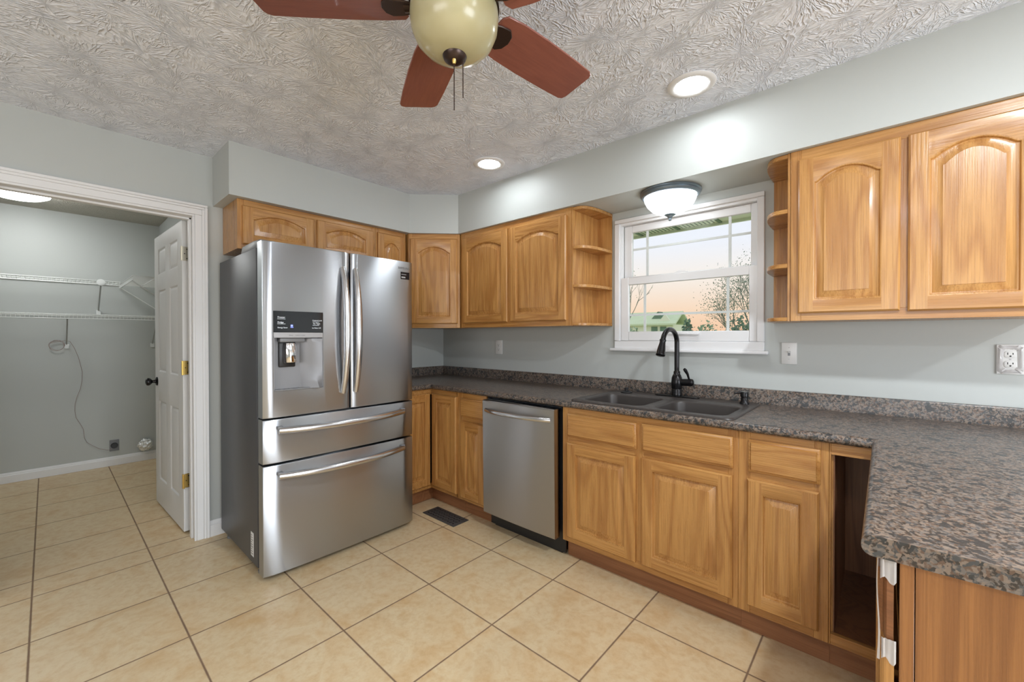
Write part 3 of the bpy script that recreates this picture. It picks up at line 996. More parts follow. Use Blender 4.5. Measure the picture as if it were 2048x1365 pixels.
for (x0_, x1_, y0_, y1_, r_), v in zip(((1.930, 2.293, -.578, -.225, .055), (2.345, 2.690, -.578, -.245, .055)), bl):
    prev = v
    for d, z in ((.005, RH - .003), (.008, RH - .012), (.014, -.12), (.022, -.165), (.045, -.185), (.12, -.189)):
        nv = loop(rrect(x0_ + d, x1_ - d, y0_ + d, y1_ - d, max(.02, r_ - d * .2)), z); bridge(prev, nv); prev = nv
    t.faces.new(prev)
bmesh.ops.recalc_face_normals(t, faces=t.faces)
B = MB(); B.add(t, 0); B.build('basin', SINKM, SK, ang=50)
for cx, cy in ((2.11, -.40), (2.515, -.41)):
    B = MB(); B.lathe([(0, -.1888), (.042, -.1888), (.044, -.186), (.03, -.1845), (0, -.1845)], (cx, cy, 0), 24); B.build('drain', CHROME, SK)

# faucet
fx_, fy_ = 2.303, -.112
FZ = CNT + RH + .0004
FA = thing('faucet', 'black bronze gooseneck pull-down faucet behind the sink', 'faucet', (fx_, fy_, FZ))
B = MB(); B.prism(rrect(-.128, .128, -.028, .028, .026), 0, .007, 'z', bev=.003); B.build('deck_plate', BRONZE, FA)
B = MB(); B.lathe([(.030, .007), (.031, .016), (.029, .022), (.029, .040), (.0275, .046), (.031, .052), (.0315, .085), (.029, .110), (.022, .128), (.0185, .132), (.0185, .146), (.016, .150)], n=32)
B.build('faucet_body', BRONZE, FA)
pts = [(0, 0, .148), (0, 0, .20), (0, 0, .26), (0, 0, .315)]
R_ = .095
for i in range(1, 17):
    a = pi * i / 16 * .93
    pts.append((-.004 * (1 - cos(a)), -R_ * (1 - cos(a)), .315 + R_ * .83 * sin(a)))
B = MB(); B.tube(pts, .0138, 16); B.build('gooseneck', BRONZE, FA)
e = Vector(pts[-1]); dr = (Vector(pts[-1]) - Vector(pts[-2])).normalized()
mt = Vector((0, 0, 1)).rotation_difference(dr).to_matrix()
B = MB(); B.lathe([(.0155, -.006), (.0175, -.002), (.0175, .004), (.0155, .008), (.0165, .02), (.022, .055), (.0235, .078), (.025, .082), (.025, .088), (.021, .091), (0, .091)], tuple(e), 24, mtx=mt.to_4x4())
B.build('spray_head', BRONZE, FA)
B = MB(); B.tube([(.02, 0, .086), (.045, 0, .086), (.085, 0, .088)], [.019, .021, .021], 16); B.sphere((.085, 0, .088), .0205, (.6, 1, 1)); B.build('handle_hub', BRONZE, FA)
B = MB(); B.tube([(.071, -.002, .105), (.066, -.012, .135), (.058, -.025, .158), (.054, -.032, .166)], [.0055, .007, .010, .008], 12); B.build('lever', BRONZE, FA)

# soap dispenser
SDp = thing('soap_dispenser', 'short black soap dispenser pump on the right back corner of the sink', 'soap dispenser', (2.668, -.150, FZ))
B = MB(); B.lathe([(.023, 0), (.023, .006), (.018, .014), (.0165, .03), (.0165, .036), (.0195, .038), (.0195, .060), (.018, .064), (0, .064)], n=24); B.build('dispenser_body', BRONZE, SDp)
B = MB(); B.tube([(0, 0, .058), (-.03, -.018, .058), (-.042, -.026, .055)], [.006, .0055, .005], 10); B.build('spout', BRONZE, SDp)
SP = thing('drain_stopper', 'black rubber drain stopper resting on the left back ledge of the sink', 'stopper', (2.005, -.155, FZ))
B = MB(); B.lathe([(.030, 0), (.036, .002), (.036, .006), (.026, .010), (.016, .014), (0, .014)], n=28); B.build('stopper_disc', GASKET, SP)
B = MB(); B.lathe([(.008, .014), (.007, .020), (.013, .022), (.014, .030), (.010, .033), (0, .033)], n=20); B.build('stopper_knob', GASKET, SP)

# ================================================================== dishwasher
DX0, DX1 = 1.236, 1.817
DW = thing('dishwasher', 'stainless steel dishwasher with curved bar handle below the counter', 'dishwasher', (1.5265, -BD, 0))
def DWo(b): return dict(off=(1.5265, -BD, 0))
B = MB(); B.box(1.222, 1.828, -BD + .02, -.02, .105, .868); B.box(1.25, 1.80, -.56, -.10, .0, .105); B.build('tub_casing', BLACKP, DW, off=(1.5265, -BD, 0), smooth=False)
B = MB(); B.box(1.220, 1.832, -.571, -.560, .012, .10, .001, 1); B.build('kick_plate', BLACKP, DW, off=(1.5265, -BD, 0))
B = MB(); B.box(1.224, 1.829, -.606, -.58, .855, .873, .001, 1); B.build('control_strip', BLACKGLOSS, DW, off=(1.5265, -BD, 0))
# door panel, very slightly tipped open at the top and bowed
mt = Matrix.Translation((0, -.605, .118)) @ Matrix.Rotation(radians(.6), 4, 'X') @ Matrix.Translation((0, .605, -.118))
B = MB(); rs = []
K = 14
for i in range(K + 1):
    x = DX0 + (DX1 - DX0) * i / K; s_ = 2 * i / K - 1
    bow = .006 * (1 - s_ * s_)
    rs.append([mt @ Vector(p) for p in ((x, -.612, .118), (x, -.656 - bow, .118), (x, -.659 - bow, .122), (x, -.659 - bow, .856), (x, -.655 - bow, .862), (x, -.612, .862))])
B.rings(rs, True); B.build('door', STEEL_DW, DW, off=(1.5265, -BD, 0), ang=25)
B = MB(); pts = []
for i in range(25):
    s_ = 2 * i / 24 - 1
    pts.append((1.5265 + s_ * .265, -.668 - .044 * (1 - abs(s_) ** 2.6), .797 - .0 * s_))
B.tube(pts, .0125, 12, flat=.55); B.build('bar_handle', HANDLE, DW, off=(1.5265, -BD, 0))

# ================================================================== refrigerator
FX, FYL, FYR, FZT = .843, -1.8447, -.9324, 1.7785
FRT = thing('refrigerator', 'stainless steel French door refrigerator with two freezer drawers', 'refrigerator', (.44, -1.388, 0))
fo = dict(off=(.44, -1.388, 0))
B = MB(); B.box(.044, .736, FYL, FYR, .045, 1.752, .004, 2); B.build('cabinet_shell', FRSIDE, FRT, **fo)
B = MB(); B.box(.736, .756, FYL + .008, FYR - .008, .07, 1.765); B.build('door_gasket', GASKET, FRT, **fo)
SM = -1.378
def fdoor(name, ya, yb, za, zb, bulge=.010, x0=.756, parent=None):
    """front panel bowed over the whole fridge width, rounded vertical edges"""
    Bm = MB(); K = 20; rs = []
    yc, hw = (FYL + FYR) / 2, (FYR - FYL) / 2
    e = .006
    for i in range(K + 1):
        y = ya + (yb - ya) * i / K
        s_ = (y - yc) / hw
        fr = FX - bulge * s_ * s_ - (.0 if 0 < i < K else .0)
        dd = min(y - ya, yb - y)
        fr -= .010 * max(0, 1 - dd / .018) ** 2
        rs.append([Vector(p) for p in ((x0, y, za), (fr - e, y, za), (fr - e * .3, y, za + e * .3), (fr, y, za + e), (fr, y, zb - e), (fr - e * .3, y, zb - e * .3), (fr - e, y, zb), (x0, y, zb))])
    # more slices near both rims
    Bm.rings(rs, True)
    return Bm
def slices(ya, yb):
    pass
ZD = .853
DL = fdoor('door', FYL, SM - .005, ZD, FZT).build('door', STEEL, FRT, ang=30, **fo)
DRr = fdoor('door', SM + .005, FYR, ZD, FZT).build('door', STEEL, FRT, ang=30, **fo)
W1 = fdoor('drawer', FYL, FYR, .614, .845).build('drawer', STEEL, FRT, ang=30, **fo)
W2 = fdoor('drawer', FYL, FYR, .026, .604).build('drawer', STEEL, FRT, ang=30, **fo)
# dispenser recess cut in the left door
qy0, qy1 = -1.796, -1.540
cut(DL, lambda m: m.box(.772 - .44, .9 - .44, qy0 + 1.388, qy1 + 1.388, .992, 1.416))
B = MB()
B.box(.770, .776, qy0, qy1, .992, 1.416)                       # back
B.box(.776, .838, qy0, qy0 + .004, .992, 1.30); B.box(.776, .838, qy1 - .004, qy1, .992, 1.30)
rs = []
for i in range(13):                                            # curved liner sweeping to the tray
    a = i / 12
    z = 1.27 - .275 * a; x = .782 + .040 * max(0, (a - .55) / .45) ** 1.5
    rs.append([Vector((x, qy0 + .004, z)), Vector((x, qy0 + .150, z)), Vector((x + .016, qy0 + .168, z)), Vector((x + .050 - .012 * a, qy0 + .196 + .03 * a, z)), Vector((.838, qy1 - .004, z)), Vector((.775, qy1 - .004, z)), Vector((.775, qy0 + .004, z))])
B.rings(rs, True)
B.build('dispenser_recess', RECESSM, DL, **fo)
B = MB(); B.box(.776, .840, qy0 + .0005, qy1 - .0005, 1.303, 1.4155, .001, 1); B.build('display_panel', BLACKGLOSS, DL, **fo)
B = MB(); B.box(.776, .841, qy0 + .0005, qy1 - .0005, 1.274, 1.3025, .001, 1); B.build('button_strip', SILVERP, DL, **fo)
B = MB(); B.box(.776, .843, qy0 + .003, qy1 - .003, .9925, 1.001, .002, 1)
for i in range(9): B.box(.79, .838, qy0 + .03 + i * .024, qy0 + .033 + i * .024, 1.001, 1.002)
B.build('drip_tray', FRGREY, DL, **fo)
B = MB(); B.box(.778, .825, qy0 + .035, qy0 + .165, 1.250, 1.274, .006, 2); B.build('spout_housing', FRGREY, DL, **fo)
B = MB(); B.box(.784, .796, qy0 + .040, qy0 + .125, 1.115, 1.262, .008, 2); B.build('paddle_back', BLACKP, DL, **fo)
B = MB(); B.lathe([(.033, 0), (.036, .004), (.036, .085), (.033, .105)], (.806, qy0 + .093, 1.137), 24, mtx=Matrix.Rotation(radians(-7), 4, 'Y')); B.build('water_paddle', CHROME, DL, **fo)
# display writing:  local text x -> +y (right as seen from the room), text y -> +z
def MT(x, y, z): return Matrix(((0, 0, 1, x), (1, 0, 0, y), (0, 1, 0, z), (0, 0, 0, 1)))
for s_, y, z, sz in (('Freezer', -1.777, 1.379, .012), ('Fridge', -1.777, 1.352, .012), ('Energy Saver', -1.777, 1.325, .0095), ('Control Lock', -1.598, 1.367, .0095), ('Ice Type', -1.594, 1.349, .011), ('Ice Maker Off', -1.600, 1.325, .0085)):
    B = MB(); B.text(s_, sz, MT(.8403, y, z)); B.build('display_lettering', WHITEINK, DL, **fo)
for y, z, l in ((-1.778, 1.373, .040), (-1.778, 1.347, .040), (-1.597, 1.361, .036), (-1.597, 1.342, .036)):
    B = MB(); B.box(.8401, .8406, y, y + l, z, z + .0014); B.build('display_underline', WHITEINK, DL, **fo)
B = MB(); B.box(.8401, .8408, -1.712, -1.701, 1.334, 1.344); B.box(.8401, .8408, -1.713, -1.699, 1.328, 1.331); B.build('blue_indicator', BLUELED, DL, **fo)
B = MB(); B.text('Water', .008, MT(.8412, -1.722, 1.285)); B.text('Cubed Crushed', .008, MT(.8412, -1.69, 1.285)); B.build('button_lettering', LOGOM, DL, **fo)
B = MB(); LM = Matrix(((-.042, 0, 1, .8379), (1, 0, .042, -1.047), (0, 1, 0, 1.7255), (0, 0, 0, 1)))
B.text('SAMSUNG', .0195, LM, depth=.0008); B.build('logo', LOGOM, DRr, **fo)
# give the logo the door's own slope so that it lies on the bowed face
LB = Matrix(((-.042, 0, 1, .8371), (1, 0, .042, -1.028), (0, 1, 0, 1.659), (0, 0, 0, 1)))
B = MB(); B.box(0, .069, 0, .048, -.003, .0012, .0008, 1, mtx=LB); B.build('energy_badge', BLACKGLOSS, DRr, **fo)
B = MB(); B.box(.005, .043, .030, .033, .0012, .0016, mtx=LB); B.box(.005, .036, .008, .017, .0012, .0016, mtx=LB); B.build('badge_marks', SILVERP, DRr, **fo)
# vertical door handles, bowed outward
def vhandle(par, y, lean):
    Bm = MB(); pts = []; rr = []
    for i in range(29):
        s_ = 2 * i / 28 - 1
        k_ = 1 - abs(s_) ** 2.2
        pts.append((.850 + .052 * k_, y + lean * k_, 1.317 + .367 * s_)); rr.append(.0135 + .0060 * k_)
    Bm.tube(pts, rr, 14, flat=1.0, up=(1, 0, 0)); Bm.build('door_handle', HANDLE, par, **fo)
vhandle(DL, -1.428, .004); vhandle(DRr, -1.350, -.004)
def hhandle(par, z):
    Bm = MB(); pts = []; rr = []
    for i in range(33):
        s_ = 2 * i / 32 - 1
        k_ = 1 - abs(s_) ** 2.2
        pts.append((.850 + .050 * k_, -1.3985 + .376 * s_, z - .006 * k_)); rr.append(.0190 + .001 * k_)
    Bm.tube(pts, rr, 14, up=(0, 0, 1)); Bm.build('drawer_handle', HANDLE, par, **fo)
    for s_ in (-1, 1):
        Bc = MB(); Bc.box(.832, .862, -1.3985 + s_ * .372 - .014, -1.3985 + s_ * .372 + .014, z + .004, z + .022, .004, 2); Bc.build('handle_mount', FRGREY, par, **fo)
hhandle(W1, .787); hhandle(W2, .546)
for y0_, y1_ in ((FYL + .02, FYL + .10), (FYR - .10, FYR - .02)):
    B = MB(); B.prism([(.40, 1.7525), (.62, 1.7525), (.735, 1.770), (.735, 1.800), (.62, 1.806), (.43, 1.800)], y0_, y1_, 'y', bev=.004); B.build('hinge_cover', FRGREY, FRT, **fo)
B = MB(); B.box(.627, .672, FYL - .0008, FYL, .083, .213); B.build('rating_label', PAPER, FRT, **fo)
B = MB()
for i in range(9): B.box(.634, .662 - .006 * (i % 3), FYL - .0012, FYL - .0007, .094 + i * .0125, .099 + i * .0125)
B.build('label_print', LOGOM, FRT, **fo)
B = MB(); B.box(.10, .735, FYL + .03, FYR - .03, .012, .046); B.build('base_grille', BLACKP, FRT, **fo)
for y_ in (FYL + .035, FYR - .035):
    for x_ in (.70, .12):
        B = MB(); B.lathe([(.020, 0), (.022, .004), (.022, .016), (.010, .020), (.010, .046)], (x_, y_, 0), 16); B.build('foot', FRGREY, FRT, **fo)

# ================================================================== wall plates
def plate(T, w, h, mat=PLASTIC):
    B = MB(); B.box(-w / 2, w / 2, -.006, -.0006, -h / 2, h / 2, .0025, 2); B.build('wall_plate', mat, T)
def receptacle(T):
    for s_ in (1, -1):
        B = MB(); c = s_ * .0195
        B.prism([(p[0], p[1] + c) for p in rrect(-.0165, .0165, -.0135, .0135, .010, 5)], -.0085, -.006, 'y', bev=.001); f = B.build('receptacle_face', PLASTIC, T)
        B = MB(); B.box(-.0085, -.006, -.0088, -.0084, c - .001, c + .008); B.box(.0055, .008, -.0088, -.0084, c, c + .007); B.lathe([(.003, -.0002), (.003, .0002)], (0, -.0086, c - .0065), 12, mtx=Matrix.Rotation(radians(90), 4, 'X')); B.build('slots', INK, f)
    B = MB(); B.lathe([(.003, 0), (.003, .001)], (0, -.006, 0), 12, mtx=Matrix.Rotation(radians(90), 4, 'X')); B.build('screw', SILVERP, T)
T = thing('electrical_outlet', 'white outlet on the wall below the two-door cabinet left of the window', 'outlet', (.754, 0, 1.187), 0, 'wall outlets'); plate(T, .079, .119); receptacle(T)
T = thing('electrical_outlet', 'white outlet still wrapped in clear film under the large cabinet', 'outlet', (3.590, 0, 1.186), 0, 'wall outlets'); plate(T, .074, .120); receptacle(T)
B = MB()
rs = []
for d, y in ((.0, -.0066), (.006, -.0105), (.012, -.0085), (.016, -.0068)):
    rs.append([Vector((p[0] + .002 * sin(i * 1.7), y - .0016 * sin(i * 2.3), p[1] + .002 * cos(i * 2.1))) for i, p in enumerate(rrect(-.034 + d, .034 - d, -.057 + d, .057 - d, .012, 4))])
B.rings(rs, True, False, False); B.build('clear_film', FILM, T)
T = thing('light_switch', 'white toggle light switch on the wall right of the window', 'switch', (2.843, 0, 1.190)); plate(T, .068, .114)
B = MB(); B.box(-.005, .005, -.0072, -.006, -.012, .012); B.build('toggle_bezel', FRGREY, T)
B = MB(); B.box(-.0035, .0035, -.016, -.006, -.001, .007, .001, 1, mtx=Matrix.Rotation(radians(-18), 4, 'X')); B.build('toggle', PLASTIC, T)
for z_ in (.03, -.03):
    B = MB(); B.lathe([(.0025, 0), (.0025, .0008)], (0, -.006, z_), 10, mtx=Matrix.Rotation(radians(90), 4, 'X')); B.build('screw', SILVERP, T)

# floor register
T = thing('floor_register', 'dark metal floor register with cut-out pattern by the toe kick', 'vent', (.896, -.708, 0))
B = MB(); B.box(-.172, .172, -.070, .070, .0003, .0052, .003, 2); B.build('grille_plate', VENTM, T)
B = MB()
for i in range(11):
    for j in range(4):
        x_ = -.135 + i * .027; y_ = -.042 + j * .028
        a = radians(35 if (i + j) % 2 else -35)
        B.box(-.010, .010, -.0045, .0045, .0052, .0056, mtx=Matrix.Translation((x_, y_, 0)) @ Matrix.Rotation(a, 4, 'Z'))
B.build('cut_outs', VOID, T, smooth=False)

# ================================================================== lights in view
def can(label, x, y):
    T = thing('recessed_light', label, 'recessed light', (x, y, CEIL), 0, 'recessed ceiling lights')
    B = MB(); B.lathe([(.072, -.0012), (.070, -.006), (.080, -.010), (.098, -.008), (.1035, -.003), (.1035, -.0006)], n=48, cap0=False, cap1=False); B.build('trim_ring', TRIMP, T)
    B = MB(); B.lathe([(.0, -.0045), (.069, -.0045), (.071, -.002), (0, -.002)], n=40); B.build('lens', LENS, T)
can('lit recessed ceiling light nearest the camera above the sink side', 2.553, -.621)
can('lit recessed ceiling light close to the diagonal soffit corner', 1.256, -.622)

T = thing('flush_ceiling_light', 'lit frosted bowl light with pewter rim under the soffit over the sink', 'ceiling light', (2.288, -.183, SOF))
B = MB(); B.lathe([(.150, -.0006), (.166, -.004), (.168, -.010), (.160, -.016), (.163, -.020), (.158, -.028), (.150, -.034), (.146, -.034), (.144, -.02)], n=56, cap1=False); B.build('rim', PEWTER, T)
B = MB(); B.lathe([(.143, -.030), (.140, -.050), (.126, -.078), (.100, -.105), (.066, -.124), (.030, -.133), (0, -.135)], n=56, cap0=False); B.build('glass_bowl', FLUSHG, T)
B = MB(); B.lathe([(.030, -.1315), (.032, -.134), (.026, -.138), (.018, -.140), (.013, -.150), (.0075, -.156), (.009, -.162), (.006, -.168), (0, -.169)], n=28); B.build('finial', PEWTER, T)

T = thing('laundry_ceiling_light', 'lit white dome light on the laundry ceiling', 'ceiling light', (-1.80, -2.735, 2.44))
B = MB(); B.lathe([(.20, -.0006), (.20, -.020), (.185, -.024)], n=48); B.build('base_ring', TRIMP, T)
B = MB(); B.lathe([(.188, -.0245), (.178, -.05), (.13, -.075), (.06, -.088), (0, -.09)], n=48); B.build('dome', LAUNDG, T)

# ================================================================== ceiling fan
FC = (2.343, -1.843)
FAN = thing('ceiling_fan', 'five-blade cherry wood ceiling fan with amber glass bowl', 'ceiling fan', (FC[0], FC[1], CEIL))
zc = CEIL
B = MB(); B.lathe([(.075, -.0006), (.085, -.010), (.088, -.035), (.110, -.060), (.125, -.085), (.125, -.150), (.115, -.185), (.095, -.205), (.085, -.215)], n=48); B.build('motor_housing', FANBRONZE, FAN)
B = MB(); B.lathe([(.085, -.2155), (.085, -.235), (.108, -.245), (.121, -.250), (.121, -.262), (.114, -.263)], n=48); B.build('light_fitter', FANBRONZE, FAN)
B = MB(); B.lathe([(.114, -.2535), (.1175, -.268), (.1185, -.287), (.115, -.318), (.103, -.346), (.082, -.368), (.055, -.3815), (.028, -.387), (0, -.388)], n=64, cap0=False); B.build('glass_bowl', BOWLG, FAN)
B = MB(); B.lathe([(.031, -.383), (.0325, -.387), (.029, -.396), (.018, -.403), (.008, -.405), (0, -.405)], n=32); B.build('bowl_cap', FANBRONZE, FAN)
for k_ in range(5):
    a = radians((13, 85, 155, 225, 298)[k_])
    B = MB()
    r0, r1 = .130, .530
    pts_ = []
    prof = [(r0, .050), (r0 + .012, .067), (.20, .0745), (.30, .0775), (.42, .0765), (r1 - .020, .0730), (r1 - .006, .066), (r1, .052)]
    poly = [(r, w_) for r, w_ in prof] + [(r, -w_) for r, w_ in reversed(prof)]
    B.prism(poly, -.003, .003, 'z', bev=.0015, seg=1)
    bl_ = B.build('fan_blade', BLADEM, FAN)
    bl_.location = (0, 0, 2.172 - zc); bl_.rotation_euler = (radians(-11), 0, a)
    B = MB()
    pad = [(.110, .024), (.140, .036), (.172, .040), (.190, .024), (.196, 0), (.190, -.024), (.172, -.040), (.140, -.036), (.110, -.024)]
    B.prism(pad, -.0085, -.0032, 'z', bev=.002, seg=1)
    B.tube([(.075, 0, .010), (.105, 0, -.002), (.135, 0, -.006)], [.012, .011, .010], 10, flat=1.8)
    ir = B.build('blade_iron', FANBRONZE, bl_)
def chain(name, x, y, ztop, zbot, brass):
    B = MB(); n_ = int((ztop - zbot) / .0042)
    for i in range(n_):
        z_ = ztop - i * .0042
        B.sphere((x, y, z_), .0019, (1, 1, 1.15), u=6, v=4)
    o = B.build('pull_chain', FANBRONZE, FAN)
    if brass:
        B = MB(); B.lathe([(.003, .006), (.006, .004), (.006, -.006), (.0035, -.012), (0, -.012)], (x, y, ztop + .012), 12); B.build('chain_socket', BRASS, o)
chain('a', .008, -.009, 2.012 - zc, 1.885 - zc, True)
chain('b', .022, .010, 2.018 - zc, 1.918 - zc, False)

# ================================================================== laundry door
TH, HX, HY = .035, -.170, -2.000
DW_, DH = .812, 2.022
DRO = bpy.data.objects.new('door_1', None)
# leaf: local x from hinge edge, local y thickness, opened to a right angle
bx = MB()
DEP = .008
xs_ = [0, .115, .115 + .235, .115 + .235 + .112, .115 + .235 + .112 + .235, DW_]
rows = [(.205, .805), (1.015, 1.630), (1.740, 1.935)]
def leaf():
    B = MB()
    B.box(0, DW_, 0, TH, .012, .012 + DH, .0015, 1)
    return B
B = leaf()
leafo = B.build('door_1', DOORP)
leafo['kind'] = 'structure'; leafo['label'] = 'open white six-panel laundry door'
def panels(m, side):
    pass
holes = []
for c0, c1 in ((xs_[1], xs_[2]), (xs_[3], xs_[4])):
    for z0_, z1_ in rows: holes.append((c0, c1, z0_, z1_))
def cutters(m):
    for c0, c1, z0_, z1_ in holes:
        for yy in (0, TH):
            s_ = 1 if yy == 0 else -1
            r = []
            for d, dep in ((-.0, -.002), (.006, .002), (.012, .0085), (.016, .009)):
                y_ = yy + s_ * dep
                r.append([Vector((c0 + d, y_, z0_ + d)), Vector((c1 - d, y_, z0_ + d)), Vector((c1 - d, y_, z1_ - d)), Vector((c0 + d, y_, z1_ - d))])
            m.rings(r, True)
cut(leafo, cutters)
for c0, c1, z0_, z1_ in holes:
    B = MB()
    for yy in (0, TH):
        s_ = 1 if yy == 0 else -1
        r = []
        for d, dep in ((.018, .0088), (.030, .003), (.034, .0022)):
            y_ = yy + s_ * dep
            r.append([Vector((c0 + d, y_, z0_ + d)), Vector((c1 - d, y_, z0_ + d)), Vector((c1 - d, y_, z1_ - d)), Vector((c0 + d, y_, z1_ - d))])
        B.rings(r, True)
    B.build('door_panel', DOORP, leafo)
# x runs from hinge into the laundry (world -x), y thickness toward the camera side (world -y)
leafo.rotation_euler = (0, 0, radians(180 + 2.0)); leafo.location = (HX, HY + .036, 0)
for z_, m_ in ((1.818, PALEBRASS), (1.078, BRASS), (.343, BRASS)):
    B = MB(); B.box(-.0022, 0, .002, .031, z_ - .045, z_ + .045, .004, 1)
    B.tube([(-.006, TH + .004, z_ - .046), (-.006, TH + .004, z_ + .046)], .0055, 10)
    B.box(-.030, -.006, TH + .001, TH + .0035, z_ - .045, z_ + .045)
    for q in (-.03, 0, .03): B.lathe([(.0035, 0), (.0035, .0006)], (-.0022, .016 + .006 * (1 if q == 0 else -1), z_ + q), 8, mat=1, mtx=Matrix.Rotation(radians(-90), 4, 'Y'))
    B.build('hinge', [m_, INK], leafo)
kx = DW_ - .065
for s_ in (1, -1):
    yb = TH if s_ == 1 else 0
    B = MB(); B.lathe([(.033, 0), (.033, .004), (.026, .009), (.014, .011), (.011, .022), (.011, .030), (.020, .036), (.0275, .046), (.029, .055), (.025, .064), (.012, .069), (0, .070)], (kx, yb, .940), 28, mtx=Matrix.Rotation(radians(-90 * s_), 4, 'X'))
    B.build('door_knob', BRONZE, leafo)

# ================================================================== laundry fittings
def wire_shelf(label, run, x_front, x_wall, y0_, y1_, z, lip, braces, pitch, axis='x'):
    T = thing('wire_shelf', label, 'wire shelf', (0, 0, z), 0, 'white wire shelves in the laundry')
    def P(d, l, zz): # d across from front to wall, l along
        return (d, l, zz) if axis == 'x' else (l, d, zz)
    B = MB()
    s_ = 1 if x_wall > x_front else -1
    dep = abs(x_wall - x_front)
    rr = .0034
    for d, zz in ((0, 0), (0, -lip), (dep * .5, -.004), (dep - .012, -.004)):
        B.tube([P(x_front + s_ * d, y0_, zz), P(x_front + s_ * d, y1_, zz)], rr, 8)
    l = y0_ + .006
    while l < y1_:
        B.tube([P(x_front, l, -lip), P(x_front, l, .002), P(x_front + s_ * dep * .5, l, .0005), P(x_wall - s_ * .006, l, .0005)], .0016, 5)
        l += pitch
    B.build('wire_rack', WIRE, T)
    for l_, zw, mat_ in braces:
        B = MB()
        a = Vector(P(x_front, l_, -lip)); c = Vector(P(x_wall - s_ * .008, l_, zw - z))
        B.tube([a, c], .0055, 8); br = B.build('brace', mat_, T)
        B = MB(); q = P(x_wall - s_ * .005, l_, zw - z - .02)
        if axis == 'x': B.box(q[0] - .004, q[0] + .004, q[1] - .018, q[1] + .018, q[2] - .022, q[2] + .022, .003, 1)
        else: B.box(q[0] - .018, q[0] + .018, q[1] - .004, q[1] + .004, q[2] - .022, q[2] + .022, .003, 1)
        B.build('wall_clip', WIRE, br)
    return T
wire_shelf('upper white wire shelf on the laundry back wall', 0, -2.195, -2.494, -3.30, -2.115, 1.797, .034, [(-2.248, 1.535, WIREGREY)], .0255)
wire_shelf('lower white wire shelf on the laundry back wall', 0, -2.195, -2.494, -3.30, -1.800, 1.480, .037, [(-2.462, 1.21, WIREGREY), (-1.850, 1.21, WIREGREY)], .0255)
wire_shelf('short white wire shelf with braces on the wall behind the laundry door', 0, -2.100, -1.790, -2.480, -1.47, 1.792, .034, [(-1.56, 1.53, WIRE), (-2.36, 1.53, WIRE)], .0255, axis='y')
B = MB(); B.lathe([(.030, 0), (.030, .006), (.02, .009), (0, .009)], (-2.190, -2.248, 1.782), 24, mtx=Matrix.Rotation(radians(90), 4, 'Y'))
tag(B.build('shelf_connector', WIRE), 'round white clip joining the front of the upper wire shelf', 'clip')

# cord with a coil, hung on the lower brace clip
B = MB(); pts = []
for k_ in range(40):
    a = 2 * pi * k_ / 16
    rr = .052 - .0006 * k_ * .3
    pts.append((-2.476 + .0012 * sin(k_ * .7), -2.524 + rr * cos(a) * 1.0, 1.199 + rr * sin(a) * .95 + .004 * sin(k_)))
for y_, z_ in ((-2.472, 1.245), (-2.440, 1.235), (-2.413, 1.177), (-2.385, 1.08), (-2.361, .943), (-2.364, .86), (-2.374, .783), (-2.398, .71), (-2.411, .642), (-2.413, .58), (-2.406, .514), (-2.378, .45), (-2.357, .394), (-2.352, .312), (-2.335, .265), (-2.301, .229), (-2.25, .185), (-2.19, .160), (-2.165, .165)):
    pts.append((-2.476 if z_ > 1.19 else -2.488, y_, z_))
B.tube(pts, .0018, 6); tag(B.build('thin_cord', CORD), 'thin brown coiled cord hanging down the laundry wall', 'cord')
T = thing('dryer_outlet', 'black dryer outlet on a grey plate low on the laundry wall', 'outlet', (-2.495, -2.144, .198))
B = MB(); B.box(.0006, .006, -.035, .035, -.055, .055, .002, 1); B.build('wall_plate', FRGREY, T)
B = MB(); B.lathe([(.027, 0), (.027, .012), (.024, .016), (0, .016)], (.006, 0, 0), 24, mtx=Matrix.Rotation(radians(90), 4, 'Y')); B.build('receptacle', BLACKP, T)
rnd = random.Random(3)
B = MB(); t = bmesh.new(); bmesh.ops.create_icosphere(t, subdivisions=4, radius=1)
from mathutils import noise as MN
for v in t.verts:
    q = v.co.copy(); d = 1 + .35 * MN.noise(q * 2.3) + .25 * abs(MN.noise(q * 5.1 + Vector((3, 1, 2))))
    v.co = Vector((max(-.5, q.x * d) * .022, q.y * d * .052, q.z * d * .056))
B.add(t, 0); o = B.build('crumpled_foil', FOIL, smooth=False); o.location = (-2.476, -1.912, .160)
tag(o, 'crumpled silver foil plugging the vent hole low on the laundry wall', 'foil')
B = MB(); B.prism([(0, 0), (.12, 0), (.12, .010), (.0, .032)], -.02, .02, 'y', bev=.003)
o = B.build('door_wedge', GASKET); o.location = (-.60, -1.945, 0.0); o.rotation_euler = (0, 0, radians(80))
tag(o, 'black rubber wedge on the floor behind the open laundry door', 'door stop')

# ================================================================== outside the window
GZ = -.5
def mat_out(name, a, c, sc=6.0):
    k = NT(name); k.set(Roughness=.8)
    k.color(k.mix(k.noise(k.obj(), sc, 3), a, c)); return k.m
GRASSM = mat_out('pale_lawn', (.55, .62, .38), (.60, .64, .42), .8)
SIDING = mat_out('pale_house_siding', (.80, .84, .66), (.76, .80, .62), .5)
ROOFM = mat_out('pale_green_roof', (.58, .68, .44), (.66, .76, .52), 3)
DARKGRN = mat_out('dark_green_leaves', (.10, .18, .13), (.19, .29, .19), 8)
LEAFM = mat_out('soft_green_leaves', (.22, .33, .22), (.36, .48, .30), 8)
BARKM = mat_out('green_grey_bark', (.12, .17, .13), (.20, .24, .19), 8)
SOFFM = mat_out('green_eave_panel', (.74, .84, .68), (.70, .80, .64), 2)
b = MB(); b.box(-60, 60, .6, 110, GZ - .05, GZ); struct('ground', b, GRASSM, 'pale lawn outside the window')
